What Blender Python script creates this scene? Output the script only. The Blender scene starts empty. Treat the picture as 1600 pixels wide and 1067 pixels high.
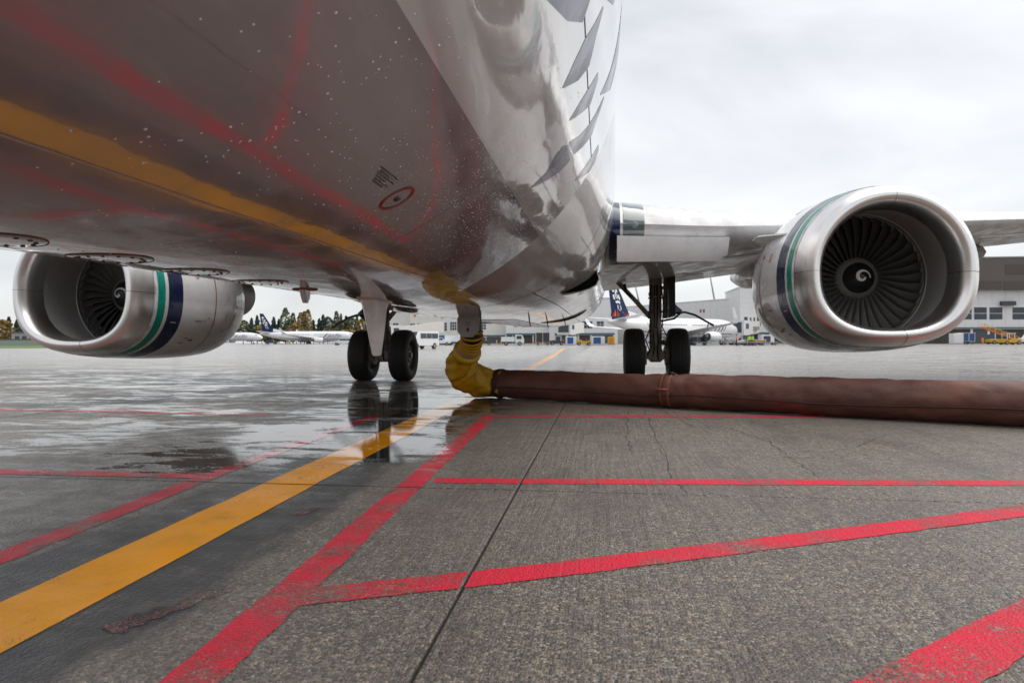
import bpy, bmesh, math, random
from mathutils import Vector, Matrix, noise as mnoise
R_ = math.radians
random.seed(7)
scene = bpy.context.scene
col = scene.collection

# ------------------------------------------------------------------ camera
YAW, ROLL, FPX = R_(7.54), R_(-0.19), 1036.0
CAM = Vector((1.735, -13.745, 0.823))
fw = Vector((-math.sin(YAW), math.cos(YAW), 0.0))
rt0 = Vector((math.cos(YAW), math.sin(YAW), 0.0)); up0 = rt0.cross(fw)
rt = rt0*math.cos(ROLL) + up0*math.sin(ROLL)
up = -rt0*math.sin(ROLL) + up0*math.cos(ROLL)
cd = bpy.data.cameras.new('camera'); cam = bpy.data.objects.new('camera', cd); col.objects.link(cam)
cam.matrix_world = Matrix(((rt.x, up.x, -fw.x, CAM.x), (rt.y, up.y, -fw.y, CAM.y), (rt.z, up.z, -fw.z, CAM.z), (0, 0, 0, 1)))
cd.sensor_width = 36.0; cd.lens = 36.0*FPX/1600.0; cd.clip_start = 0.05; cd.clip_end = 4000
cd.dof.use_dof = True; cd.dof.focus_distance = 4.5; cd.dof.aperture_fstop = 5.0
scene.camera = cam

# ------------------------------------------------------------------ sky and light
SUN_EL, SUN_AZ = R_(58), R_(75)          # azimuth from +Y (aft) towards +X
world = bpy.data.worlds.new('World'); scene.world = world; world.use_nodes = True
wt = world.node_tree; wt.nodes.clear()
def wn(t, **k):
    n = wt.nodes.new(t)
    for a, b in k.items(): setattr(n, a, b)
    return n
wo = wn('ShaderNodeOutputWorld'); bg = wn('ShaderNodeBackground'); bg2 = wn('ShaderNodeBackground'); ad = wn('ShaderNodeAddShader')
sky = wn('ShaderNodeTexSky', sky_type='NISHITA', sun_disc=False); sky.sun_elevation = SUN_EL; sky.sun_rotation = SUN_AZ
bg.inputs[1].default_value = 0.012
tc = wn('ShaderNodeTexCoord'); mp = wn('ShaderNodeMapping'); mp.inputs['Scale'].default_value = (1.1, 1.1, 3.2)
nz = wn('ShaderNodeTexNoise'); nz.inputs['Scale'].default_value = 1.25; nz.inputs['Detail'].default_value = 5; nz.inputs['Roughness'].default_value = .5
nz.inputs['Distortion'].default_value = .5
rp = wn('ShaderNodeValToRGB'); rp.color_ramp.elements[0].position = .37; rp.color_ramp.elements[0].color = (.60, .612, .64, 1)
rp.color_ramp.elements[1].position = .66; rp.color_ramp.elements[1].color = (.965, .965, .965, 1)
wt.links.new(tc.outputs['Generated'], mp.inputs[0]); wt.links.new(mp.outputs[0], nz.inputs['Vector'])
wt.links.new(nz.outputs[0], rp.inputs[0]); wt.links.new(rp.outputs[0], bg2.inputs[0]); bg2.inputs[1].default_value = 0.50
wt.links.new(sky.outputs[0], bg.inputs[0]); wt.links.new(bg.outputs[0], ad.inputs[0]); wt.links.new(bg2.outputs[0], ad.inputs[1])
wt.links.new(ad.outputs[0], wo.inputs[0])
sl = bpy.data.lights.new('sun', 'SUN'); so = bpy.data.objects.new('sun', sl); col.objects.link(so)
sl.energy = 1.5; sl.angle = R_(75); sl.color = (1, .97, .93)
sd = Vector((math.sin(SUN_AZ)*math.cos(SUN_EL), math.cos(SUN_AZ)*math.cos(SUN_EL), math.sin(SUN_EL)))
so.rotation_euler = (-sd).to_track_quat('-Z', 'Y').to_euler(); so.location = (0, 0, 40)
vs = scene.view_settings; vs.view_transform = 'Standard'; vs.look = 'None'; vs.exposure = 0.92; vs.gamma = 1; vs.use_curve_mapping = False
scene.render.engine = 'CYCLES'
cy = scene.cycles; cy.use_denoising = True; cy.max_bounces = 7; cy.glossy_bounces = 4; cy.diffuse_bounces = 4; cy.transmission_bounces = 4
cy.caustics_reflective = False; cy.caustics_refractive = False; cy.sample_clamp_indirect = 6

# ------------------------------------------------------------------ helpers
def W(px, D, z=0.0):
    """a spot on the ground D metres out, towards column px of a 1600 px wide view"""
    p = CAM + rt0*((px-800)/FPX*D) + fw*D
    return Vector((p.x, p.y, z))

class MB:
    def __init__(s): s.v = []; s.f = []; s.m = []
    def add(s, vs_, fs, mi=0):
        b = len(s.v); s.v += [tuple(v) for v in vs_]
        for f in fs: s.f.append(tuple(i+b for i in f)); s.m.append(mi)
    def box(s, x0, x1, y0, y1, z0, z1, mi=0):
        s.add([(x0,y0,z0),(x1,y0,z0),(x1,y1,z0),(x0,y1,z0),(x0,y0,z1),(x1,y0,z1),(x1,y1,z1),(x0,y1,z1)],
              [(0,3,2,1),(4,5,6,7),(0,1,5,4),(1,2,6,5),(2,3,7,6),(3,0,4,7)], mi); return s
    def loft(s, rings, closed=True, cap0=False, cap1=False, mi=0, mfun=None):
        n = len(rings[0]); b = len(s.v)
        for r in rings: s.v += [tuple(p) for p in r]
        for i in range(len(rings)-1):
            for j in range(n if closed else n-1):
                k = (j+1) % n
                s.f.append((b+i*n+j, b+i*n+k, b+(i+1)*n+k, b+(i+1)*n+j)); s.m.append(mfun(i, j) if mfun else mi)
        if cap0: s.f.append(tuple(b+j for j in range(n))[::-1]); s.m.append(mfun(0, 0) if mfun else mi)
        if cap1: s.f.append(tuple(b+(len(rings)-1)*n+j for j in range(n))); s.m.append(mfun(len(rings)-2, 0) if mfun else mi)
        return s
    def tube(s, pts, rad, n=10, caps=True, mi=0):
        pts = [Vector(p) for p in pts]; rings = []
        if not hasattr(rad, '__len__'): rad = [rad]*len(pts)
        u = None
        for i, p in enumerate(pts):
            t = (pts[min(i+1, len(pts)-1)] - pts[max(i-1, 0)]).normalized()
            if u is None:
                u = t.orthogonal().normalized()
            u = (u - t*u.dot(t)).normalized(); w = t.cross(u)
            rings.append([p + (u*math.cos(a) + w*math.sin(a))*rad[i] for a in [2*math.pi*k/n for k in range(n)]])
        return s.loft(rings, True, caps, caps, mi)
    def lathe(s, prof, origin, axis, n=32, mi=0, mfun=None, caps=False):
        axis = Vector(axis).normalized(); o = Vector(origin); u = axis.orthogonal().normalized(); w = axis.cross(u)
        rings = [[o + axis*a + (u*math.cos(t) + w*math.sin(t))*r for t in [2*math.pi*k/n for k in range(n)]] for a, r in prof]
        return s.loft(rings, True, caps, caps, mi, mfun)
    def build(s, name, mats, parent=None, smooth=False, auto=None):
        me = bpy.data.meshes.new(name); me.from_pydata(s.v, [], s.f)
        if not isinstance(mats, (list, tuple)): mats = [mats]
        for m in mats: me.materials.append(m)
        me.polygons.foreach_set('material_index', s.m)
        bm = bmesh.new(); bm.from_mesh(me); bmesh.ops.recalc_face_normals(bm, faces=bm.faces); bm.to_mesh(me); bm.free()
        if smooth: me.shade_smooth()
        if auto: me.set_sharp_from_angle(angle=R_(auto))
        o = bpy.data.objects.new(name, me); col.objects.link(o)
        if parent: o.parent = parent
        return o
def empty(name, loc=(0,0,0), rz=0.0):
    o = bpy.data.objects.new(name, None); col.objects.link(o); o.location = loc; o.rotation_euler = (0, 0, rz); o.empty_display_size = .3
    return o
def tag(o, label=None, cat=None, group=None, kind=None):
    if label: o['label'] = label
    if cat: o['category'] = cat
    if group: o['group'] = group
    if kind: o['kind'] = kind
    return o
def kids(o): return [c for c in bpy.data.objects if c.parent == o]
def copy_tree(o, parent=None):
    c = o.copy(); col.objects.link(c); c.parent = parent
    for ch in kids(o): copy_tree(ch, c)
    return c

# ------------------------------------------------------------------ materials
def newmat(name):
    m = bpy.data.materials.new(name); m.use_nodes = True
    nt = m.node_tree; return m, nt, nt.nodes['Principled BSDF']
def pm(name, c, rough=.5, metal=0.0, var=.12, scale=6.0, bump=0.0, bscale=40.0, coat=0.0, spec=.5, stretch=(1,1,1), emit=None, trans=0.0):
    m, nt, b = newmat(name)
    g = nt.nodes.new('ShaderNodeNewGeometry'); mpn = nt.nodes.new('ShaderNodeMapping'); mpn.inputs['Scale'].default_value = stretch
    tcx = nt.nodes.new('ShaderNodeTexCoord')
    nt.links.new(tcx.outputs['Object'], mpn.inputs[0])
    n = nt.nodes.new('ShaderNodeTexNoise'); n.inputs['Scale'].default_value = scale; n.inputs['Detail'].default_value = 6
    nt.links.new(mpn.outputs[0], n.inputs['Vector'])
    mx = nt.nodes.new('ShaderNodeMix'); mx.data_type = 'RGBA'
    mx.inputs[6].default_value = tuple(x*(1-var*1.6) for x in c) + (1,); mx.inputs[7].default_value = tuple(min(1, x*(1+var)) for x in c) + (1,)
    nt.links.new(n.outputs[0], mx.inputs[0]); nt.links.new(mx.outputs[2], b.inputs['Base Color'])
    b.inputs['Roughness'].default_value = rough; b.inputs['Metallic'].default_value = metal
    b.inputs['Coat Weight'].default_value = coat; b.inputs['Coat Roughness'].default_value = .04; b.inputs['Specular IOR Level'].default_value = spec
    b.inputs['Transmission Weight'].default_value = trans
    if bump:
        n2 = nt.nodes.new('ShaderNodeTexNoise'); n2.inputs['Scale'].default_value = bscale; n2.inputs['Detail'].default_value = 4
        nt.links.new(mpn.outputs[0], n2.inputs['Vector'])
        bp = nt.nodes.new('ShaderNodeBump'); bp.inputs['Strength'].default_value = bump; bp.inputs['Distance'].default_value = .02
        nt.links.new(n2.outputs[0], bp.inputs['Height']); nt.links.new(bp.outputs[0], b.inputs['Normal'])
    return m

def math_n(nt, op, a, b=None, clamp=False):
    n = nt.nodes.new('ShaderNodeMath'); n.operation = op; n.use_clamp = clamp
    for i, x in enumerate((a, b)):
        if x is None: continue
        if isinstance(x, (int, float)): n.inputs[i].default_value = x
        else: nt.links.new(x, n.inputs[i])
    return n.outputs[0]
def mrange(nt, x, a, b, c=0.0, d=1.0, smooth=True):
    n = nt.nodes.new('ShaderNodeMapRange'); n.interpolation_type = 'SMOOTHSTEP' if smooth else 'LINEAR'
    nt.links.new(x, n.inputs[0])
    for i, v in enumerate((a, b, c, d)): n.inputs[i+1].default_value = v
    return n.outputs[0]
def mixc(nt, f, a, b, mode='MIX'):
    n = nt.nodes.new('ShaderNodeMix'); n.data_type = 'RGBA'; n.blend_type = mode
    if isinstance(f, (int, float)): n.inputs[0].default_value = f
    else: nt.links.new(f, n.inputs[0])
    for i, x in ((6, a), (7, b)):
        if isinstance(x, tuple): n.inputs[i].default_value = x + (1,)
        else: nt.links.new(x, n.inputs[i])
    return n.outputs[2]
def noise_n(nt, vec, scale, detail=4, rough=.55, dist=0.0):
    n = nt.nodes.new('ShaderNodeTexNoise'); n.inputs['Scale'].default_value = scale; n.inputs['Detail'].default_value = detail
    n.inputs['Roughness'].default_value = rough; n.inputs['Distortion'].default_value = dist; nt.links.new(vec, n.inputs['Vector']); return n.outputs[0]
def scaled(nt, vec, s):
    n = nt.nodes.new('ShaderNodeMapping'); n.inputs['Scale'].default_value = s; nt.links.new(vec, n.inputs[0]); return n.outputs[0]

def ground_mat(name, paint=None, wear=.5, border=True):
    """wet exposed-aggregate concrete; with paint=colour, paint worn through to that concrete"""
    m, nt, b = newmat(name)
    P = nt.nodes.new('ShaderNodeNewGeometry').outputs['Position']
    sep = nt.nodes.new('ShaderNodeSeparateXYZ'); nt.links.new(P, sep.inputs[0]); X, Y = sep.outputs[0], sep.outputs[1]
    vo = nt.nodes.new('ShaderNodeTexVoronoi'); vo.inputs['Scale'].default_value = 110; nt.links.new(P, vo.inputs['Vector'])
    sv = nt.nodes.new('ShaderNodeSeparateColor'); nt.links.new(vo.outputs['Color'], sv.inputs[0])
    ramp = nt.nodes.new('ShaderNodeValToRGB'); e = ramp.color_ramp.elements
    e[0].position = 0; e[0].color = (.030, .026, .022, 1); e[1].position = 1; e[1].color = (.66, .56, .45, 1)
    for pos, c in ((.28, (.095, .082, .070)), (.60, (.235, .202, .168)), (.82, (.36, .275, .195)), (.93, (.48, .40, .32))):
        x = e.new(pos); x.color = c + (1,)
    nt.links.new(sv.outputs[0], ramp.inputs[0])
    fine = noise_n(nt, P, 190, 3)
    big = noise_n(nt, P, .55, 6, .6)
    mid = noise_n(nt, P, 6, 5, .6)
    streak = noise_n(nt, scaled(nt, P, (38, 1.2, 1)), 1.0, 3)
    c = mixc(nt, mrange(nt, fine, .3, .7), mixc(nt, .5, ramp.outputs[0], (.09, .08, .07)), ramp.outputs[0])
    c = mixc(nt, mrange(nt, big, .3, .7, .0, .28), c, (.20, .175, .15))
    c = mixc(nt, mrange(nt, mid, .45, .75, 0, .4), c, (.085, .075, .066))
    c = mixc(nt, mrange(nt, streak, .5, .78, 0, .5), c, (.06, .053, .047))
    oi = nt.nodes.new('ShaderNodeObjectInfo')
    c = mixc(nt, mrange(nt, oi.outputs['Random'], 0, 1, .0, .4, False), c, (.12, .105, .092))
    blot = noise_n(nt, scaled(nt, P, (1.1, .5, 1)), 1.7, 7, .68, .3)
    c = mixc(nt, mrange(nt, blot, .46, .70, 0, .6), c, (.068, .061, .056))
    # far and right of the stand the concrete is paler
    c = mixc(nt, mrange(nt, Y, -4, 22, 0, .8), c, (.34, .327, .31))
    if border:
        # black painted borders either side of the lead-in line, scuffed
        xl = math_n(nt, 'ADD', math_n(nt, 'MULTIPLY', Y, -.025), -.30)          # line centre x
        dx = math_n(nt, 'SUBTRACT', X, xl)
        jit = mrange(nt, noise_n(nt, scaled(nt, P, (3, .8, 1)), 1.6, 5, .65), .2, .8, -.16, .16, False)
        d = math_n(nt, 'ADD', math_n(nt, 'ABSOLUTE', dx), jit)
        msk = math_n(nt, 'MULTIPLY', mrange(nt, d, .50, .40), mrange(nt, noise_n(nt, P, 9, 4), .28, .5, .55, .95))
        msk = math_n(nt, 'MULTIPLY', msk, mrange(nt, Y, 2, -6))
        c = mixc(nt, msk, c, (.030, .030, .033))
    # puddles lie in the low strip along the line and over the far apron
    wet1 = math_n(nt, 'MULTIPLY', mrange(nt, X, .85, .2), mrange(nt, Y, -10.5, -8.9))
    wet1 = math_n(nt, 'MULTIPLY', wet1, mrange(nt, X, -2.2, -.8, .50, .95))
    wet2 = math_n(nt, 'MULTIPLY', mrange(nt, Y, -6.2, -1.0, 0, .56), mrange(nt, Y, 6, 60, 1, .7))
    dry = math_n(nt, 'MULTIPLY', mrange(nt, X, .7, 1.4), mrange(nt, Y, -3.5, -6.0))
    wet = math_n(nt, 'SUBTRACT', math_n(nt, 'MAXIMUM', wet1, wet2), math_n(nt, 'MULTIPLY', dry, .6))
    pn = noise_n(nt, scaled(nt, P, (.42, .95, 1)), 1.15, 8, .66, .45)
    pn = math_n(nt, 'ADD', math_n(nt, 'MULTIPLY', pn, .58), math_n(nt, 'MULTIPLY', noise_n(nt, scaled(nt, P, (1.3, 3.4, 1)), 1.5, 6, .66, .7), .42))
    pv = math_n(nt, 'ADD', pn, math_n(nt, 'MULTIPLY', wet, .172))
    pn2 = noise_n(nt, P, 48, 4, .7)
    pv = math_n(nt, 'ADD', pv, mrange(nt, pn2, .2, .8, -.085, .085, False))
    pud = mrange(nt, pv, .60, .632)
    damp = mrange(nt, pv, .42, .62)
    if paint:
        wn_ = noise_n(nt, P, 120, 5, .75); wl = noise_n(nt, P, 3.2, 4, .6)
        wv = math_n(nt, 'ADD', wn_, mrange(nt, wl, .3, .75, -.16, .20, False))
        pk = mrange(nt, wv, .76 - .30*wear, .84 - .30*wear, 1, 0)
        pc = mixc(nt, mrange(nt, wl, .3, .7), paint, tuple(x*.84 for x in paint))
        pc = mixc(nt, mrange(nt, noise_n(nt, P, 160, 2), .55, .8, 0, .5), pc, tuple(min(1, x*.95+.03) for x in paint))
        c = mixc(nt, pk, c, pc)
    dark = mixc(nt, pud, c, mixc(nt, 1.0, c, (.62, .62, .64) if not paint else (.86, .86, .86), 'MULTIPLY'))
    nt.links.new(dark, b.inputs['Base Color'])
    rr = mrange(nt, mid, .3, .7, .33, .50, False)
    rr = math_n(nt, 'SUBTRACT', rr, math_n(nt, 'MULTIPLY', damp, .16))
    if paint: rr = math_n(nt, 'ADD', rr, .05)
    mr = nt.nodes.new('ShaderNodeMix'); nt.links.new(pud, mr.inputs[0]); nt.links.new(rr, mr.inputs[2]); nt.links.new(mrange(nt, Y, -4, 8, .018, .16), mr.inputs[3])
    nt.links.new(mr.outputs[0], b.inputs['Roughness'])
    b.inputs['Specular IOR Level'].default_value = .5
    if paint: nt.links.new(mrange(nt, pud, 0, 1, .12, .5, False), b.inputs['Specular IOR Level'])
    h = math_n(nt, 'ADD', math_n(nt, 'MULTIPLY', vo.outputs['Distance'], -.55), math_n(nt, 'MULTIPLY', fine, .5))
    h = math_n(nt, 'ADD', h, math_n(nt, 'MULTIPLY', streak, .9))
    bp = nt.nodes.new('ShaderNodeBump'); bp.inputs['Distance'].default_value = .012 if not paint else .006
    nt.links.new(mrange(nt, pud, 0, 1, 1.0, .012, False), bp.inputs['Strength']); nt.links.new(h, bp.inputs['Height'])
    nt.links.new(bp.outputs[0], b.inputs['Normal'])
    return m

M = {}
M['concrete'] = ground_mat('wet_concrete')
M['yellow_paint'] = ground_mat('yellow_line_paint', (1.0, .40, .0), .35)
M['red_paint'] = ground_mat('red_line_paint', (.64, .026, .055), .76)
M['old_red'] = ground_mat('faded_red_paint', (.45, .16, .16), 1.25)
M['sealant'] = pm('joint_sealant', (.018, .017, .016), .6)
M['far_ground'] = M['concrete']
M['grass'] = pm('grass', (.09, .17, .03), .8, var=.3, scale=.4)

def paint_mat(name, c, metal=.0, rough=.07, coat=1.0, wave=.05, ws=1.3, spec=.6, drip=0.0, dirt=0.0):
    """glossy aircraft paint over slightly wavy skin"""
    m, nt, b = newmat(name)
    P = nt.nodes.new('ShaderNodeNewGeometry').outputs['Position']
    n1 = noise_n(nt, scaled(nt, P, (1, .6, 1)), ws, 2, .45); n2 = noise_n(nt, scaled(nt, P, (1, .35, 1)), 9, 3, .5)
    h = math_n(nt, 'ADD', n1, math_n(nt, 'MULTIPLY', n2, .10))
    bp = nt.nodes.new('ShaderNodeBump'); bp.inputs['Strength'].default_value = wave; bp.inputs['Distance'].default_value = .12
    nt.links.new(h, bp.inputs['Height']); nt.links.new(bp.outputs[0], b.inputs['Normal']); nt.links.new(bp.outputs[0], b.inputs['Coat Normal'])
    cc = mixc(nt, mrange(nt, noise_n(nt, scaled(nt, P, (2, .5, 2)), 2.2, 6, .6), .35, .75, 0, .35+dirt), c, tuple(x*.72 for x in c))
    if dirt:
        s = noise_n(nt, scaled(nt, P, (14, .8, 14)), 1.3, 5, .65)
        cc = mixc(nt, mrange(nt, s, .5, .75, 0, dirt), cc, (.16, .12, .10))
    nt.links.new(cc, b.inputs['Base Color'])
    b.inputs['Metallic'].default_value = metal; b.inputs['Roughness'].default_value = rough
    nt.links.new(mrange(nt, noise_n(nt, P, 4, 5), .3, .8, rough*.7, rough*2.2), b.inputs['Roughness'])
    b.inputs['Coat Weight'].default_value = coat; b.inputs['Coat Roughness'].default_value = .03; b.inputs['Coat IOR'].default_value = 1.6
    b.inputs['Specular IOR Level'].default_value = spec
    return m
M['belly'] = paint_mat('grey_belly_paint', (.42, .375, .395), .38, .13, .8, .085, dirt=.12)
M['white_skin'] = paint_mat('white_fuselage_paint', (.76, .76, .76), .12, .07, 1.0, .10, 1.1, dirt=.08)
M['fairing'] = paint_mat('fairing_paint', (.60, .58, .565), .18, .12, .8, .07, 1.2, dirt=.2)
M['wing_paint'] = paint_mat('wing_grey_paint', (.68, .68, .68), .0, .35, .2, .02, dirt=.2)
M['cowl_white'] = paint_mat('cowl_white_paint', (.88, .88, .89), .0, .26, .6, .02, dirt=.05)
M['navy'] = paint_mat('navy_paint', (.012, .022, .075), 0, .2, .25, .02, spec=.35)
M['fin_navy'] = pm('tail_navy', (.010, .022, .085), .45, spec=.25)
M['teal'] = paint_mat('teal_paint', (.003, .30, .22), 0, .2, .25, .02, spec=.35)
M['script'] = paint_mat('script_navy_grey', (.13, .14, .19), 0, .22, .35, .06, spec=.3)
M['alum'] = pm('polished_aluminium_lip', (.86, .845, .83), .30, 1.0, .05, 3, stretch=(1, 1, 1))
M['duct'] = pm('inlet_acoustic_liner', (.52, .505, .49), .45, .3, .1, 30)
M['blade'] = pm('fan_blade_titanium', (.24, .23, .22), .36, .75, .15, 8)
M['black'] = pm('matte_black', (.008, .008, .009), .5)
M['void'] = pm('dark_opening', (.003, .003, .003), .95, spec=.0)
M['spinner'] = pm('black_spinner', (.012, .012, .013), .3, 0, .1)
M['white'] = pm('white_mark', (.8, .8, .78), .5)
M['red_mark'] = pm('red_mark', (.45, .02, .02), .5)
M['dark_mark'] = pm('dark_stencil', (.05, .045, .05), .5)
M['rust'] = pm('rusty_rim', (.20, .12, .09), .6, .2, .3, 30)
M['skin_line'] = pm('skin_seam_grey', (.20, .18, .18), .4, .3)
M['seam_light'] = pm('pale_seam_sealant', (.55, .53, .52), .5)
M['rubber'] = pm('tyre_rubber', (.036, .034, .032), .62, 0, .2, 18, .15, 60)
M['hub'] = pm('wheel_hub_grey', (.32, .31, .29), .45, .3, .2, 20)
M['gear_steel'] = pm('gear_strut_grey', (.50, .45, .38), .5, .0, .35, 14)
M['chrome'] = pm('oleo_chrome', (.6, .6, .6), .12, 1.0)
M['hose_black'] = pm('hydraulic_hose', (.012, .012, .014), .45)
M['glass_lamp'] = pm('landing_light_glass', (.10, .13, .125), .08, .0, .1, 5, coat=1)
M['lamp'] = pm('lamp_reflector', (.30, .34, .33), .25, .3)
M['brown_hose'] = pm('brown_duct_fabric', (.145, .052, .034), .6, 0, .5, 2.2, .18, 40)
M['brown_dark'] = pm('brown_duct_seam', (.045, .018, .015), .7)
M['orange_strap'] = pm('orange_strap', (.35, .10, .045), .6)
M['yellow_fabric'] = pm('yellow_duct_fabric', (.62, .34, .012), .55, 0, .35, 7, .3, 35)
M['yellow_collar'] = pm('yellow_collar', (.62, .40, .01), .5, 0, .15)
M['tan'] = pm('tan_sleeve', (.40, .27, .17), .6)
M['panel_grey'] = pm('bare_door_panel', (.27, .255, .25), .35, .4, .1, 10)

def water_drop():
    m, nt, b = newmat('water_drop')
    b.inputs['Base Color'].default_value = (.95, .96, .97, 1); b.inputs['Roughness'].default_value = .06; b.inputs['IOR'].default_value = 1.33
    b.inputs['Transmission Weight'].default_value = .15; b.inputs['Specular IOR Level'].default_value = 1.0; return m
M['drop'] = water_drop()

# ------------------------------------------------------------------ ground
SL = 6.1; JX, JY, GAP = 1.275, -10.10, .011
ci = range(-7, 8); cj = range(-2, 15)
x_lo, x_hi = JX + ci[0]*SL, JX + (ci[-1]+1)*SL
y_lo, y_hi = JY + cj[0]*SL, JY + (cj[-1]+1)*SL
g = MB(); BIG = 2600
g.add([(-BIG,-BIG,0),(BIG,-BIG,0),(BIG,y_lo,0),(-BIG,y_lo,0)], [(0,1,2,3)])
g.add([(-BIG,y_hi,0),(BIG,y_hi,0),(BIG,BIG,0),(-BIG,BIG,0)], [(0,1,2,3)])
g.add([(-BIG,y_lo,0),(x_lo,y_lo,0),(x_lo,y_hi,0),(-BIG,y_hi,0)], [(0,1,2,3)])
g.add([(x_hi,y_lo,0),(BIG,y_lo,0),(BIG,y_hi,0),(x_hi,y_hi,0)], [(0,1,2,3)])
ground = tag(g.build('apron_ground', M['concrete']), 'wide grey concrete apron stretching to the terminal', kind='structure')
jf = MB(); jf.add([(x_lo,y_lo,-.014),(x_hi,y_lo,-.014),(x_hi,y_hi,-.014),(x_lo,y_hi,-.014)], [(0,1,2,3)])
tag(jf.build('joint_sealant', M['sealant'], ground))
def slab_mesh():
    b = MB(); h = SL/2 - GAP/2; c = .006
    b.add([(-h,-h,-.02),(h,-h,-.02),(h,h,-.02),(-h,h,-.02),(-h,-h,-c),(h,-h,-c),(h,h,-c),(-h,h,-c),(-h+c,-h+c,0),(h-c,-h+c,0),(h-c,h-c,0),(-h+c,h-c,0)],
          [(0,1,5,4),(1,2,6,5),(2,3,7,6),(3,0,4,7),(4,5,9,8),(5,6,10,9),(6,7,11,10),(7,4,8,11),(8,9,10,11)])
    return b.build('concrete_slab', M['concrete'], ground)
slab0 = slab_mesh(); first = True
for i in ci:
    for j in cj:
        s = slab0 if first else slab0.copy()
        if not first: col.objects.link(s)
        first = False; s.location = (JX + (i+.5)*SL, JY + (j+.5)*SL, 0)

def clip_cell(poly, x0, x1, y0, y1):
    def cl(p, inside, inter):
        out = []
        for k in range(len(p)):
            a, b = p[k-1], p[k]
            if inside(b):
                if not inside(a): out.append(inter(a, b))
                out.append(b)
            elif inside(a): out.append(inter(a, b))
        return out
    def ix(v): return lambda a, b: (v, a[1] + (b[1]-a[1])*(v-a[0])/(b[0]-a[0]))
    def iy(v): return lambda a, b: (a[0] + (b[0]-a[0])*(v-a[1])/(b[1]-a[1]), v)
    for ins, it in ((lambda p: p[0] >= x0, ix(x0)), (lambda p: p[0] <= x1, ix(x1)), (lambda p: p[1] >= y0, iy(y0)), (lambda p: p[1] <= y1, iy(y1))):
        poly = cl(poly, ins, it)
        if len(poly) < 3: return []
    return poly
def ragged(pts, wdt, step=.10, j=.006, w2=None):
    """stripe outline along pts with slightly uneven edges"""
    out = []; pts = [Vector(p) for p in pts]; L = []; Rr = []
    tot = sum((pts[k+1]-pts[k]).length for k in range(len(pts)-1)); acc = 0
    for k in range(len(pts)-1):
        a, b = pts[k], pts[k+1]; d = (b-a); n = max(1, int(d.length/step)); t = d.normalized(); nn = Vector((-t.y, t.x))
        for q in range(n + (1 if k == len(pts)-2 else 0)):
            p = a + d*(q/n); w = wdt if w2 is None else wdt + (w2-wdt)*((acc + d.length*q/n)/tot)
            L.append(p + nn*(w/2 + random.uniform(-j, j))); Rr.append(p - nn*(w/2 + random.uniform(-j, j)))
        acc += d.length
    return L, Rr
def stripe(name, pts, w, z, mat, label, w2=None, j=.005, step=.05):
    L, Rr = ragged(pts, w, step, j, w2); b = MB()
    for k in range(len(L)-1):
        quad = [tuple(L[k])[:2], tuple(Rr[k])[:2], tuple(Rr[k+1])[:2], tuple(L[k+1])[:2]]
        xs = [p[0] for p in quad]; ys = [p[1] for p in quad]
        for i in range(math.floor((min(xs)-JX)/SL), math.floor((max(xs)-JX)/SL)+1):
            for jj in range(math.floor((min(ys)-JY)/SL), math.floor((max(ys)-JY)/SL)+1):
                q = clip_cell(quad, JX+i*SL+GAP*.8, JX+(i+1)*SL-GAP*.8, JY+jj*SL+GAP*.8, JY+(jj+1)*SL-GAP*.8)
                if len(q) >= 3: b.add([(p[0], p[1], z) for p in q], [tuple(range(len(q)))])
    o = b.build(name, mat); return tag(o, label, kind='structure')
RED = 'red_boundary_line'
stripe('yellow_lead_in_line', [(.03,-16), (0,-12), (-.06,-10), (-.10,-8), (-.20,-4.1), (-.36, 5.7), (-1.05, 29), (-2.3, 60)], .31, .0012, M['yellow_paint'], 'broad yellow lead-in line running under the aircraft', step=.25)
stripe(RED, [(.80,-15), (.745,-12.3), (.72,-11.6), (.665,-10.3), (.52,-6.47)], .145, .0012, M['red_paint'], 'red line just right of the yellow line, ending at a corner')
stripe(RED, [(-.47,-14), (-.55,-11.48), (-.66,-9.9), (-.74,-6.6)], .135, .0012, M['red_paint'], 'red line just left of the yellow line')
stripe(RED, [(.60,-6.55), (2.2,-6.35), (3.6,-6.24), (9,-5.8)], .16, .0012, M['red_paint'], 'thin far red line running right just in front of the brown hose')
stripe(RED, [(.76,-9.9), (1.97,-9.80), (4.15,-9.58), (10,-9.0)], .145, .0018, M['red_paint'], 'red line crossing the middle of the concrete to the right edge')
stripe(RED, [(.76,-11.72), (1.47,-11.405), (2.41,-10.94), (3.75,-10.26), (6.4,-8.9)], .145, .0024, M['red_paint'], 'slanting red line branching right in the foreground')
stripe(RED, [(1.9,-12.55), (2.50,-12.03), (2.96,-11.64), (4.2,-10.6)], .17, .0030, M['red_paint'], 'short red line in the bottom right corner')
stripe(RED, [(-6,-9.98), (-2.08,-9.965), (-.70,-9.94)], .14, .0018, M['red_paint'], 'red line joining the left side at mid distance')
stripe(RED, [(-8,-6.25), (-4.8,-6.47), (-2.0,-6.64)], .14, .0012, M['red_paint'], 'thin far red line on the left')
stripe('faded_red_line', [(.34,-12.02), (.41,-11.86), (.50,-11.66)], .075, .0012, M['old_red'], 'worn pinkish remnant of an old red line', j=.022, step=.02)
stripe('faded_red_line', [(.30,-10.75), (.34,-10.6)], .05, .0012, M['old_red'], 'small pinkish flake of old paint near the slab joint', j=.01, step=.03)
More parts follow.
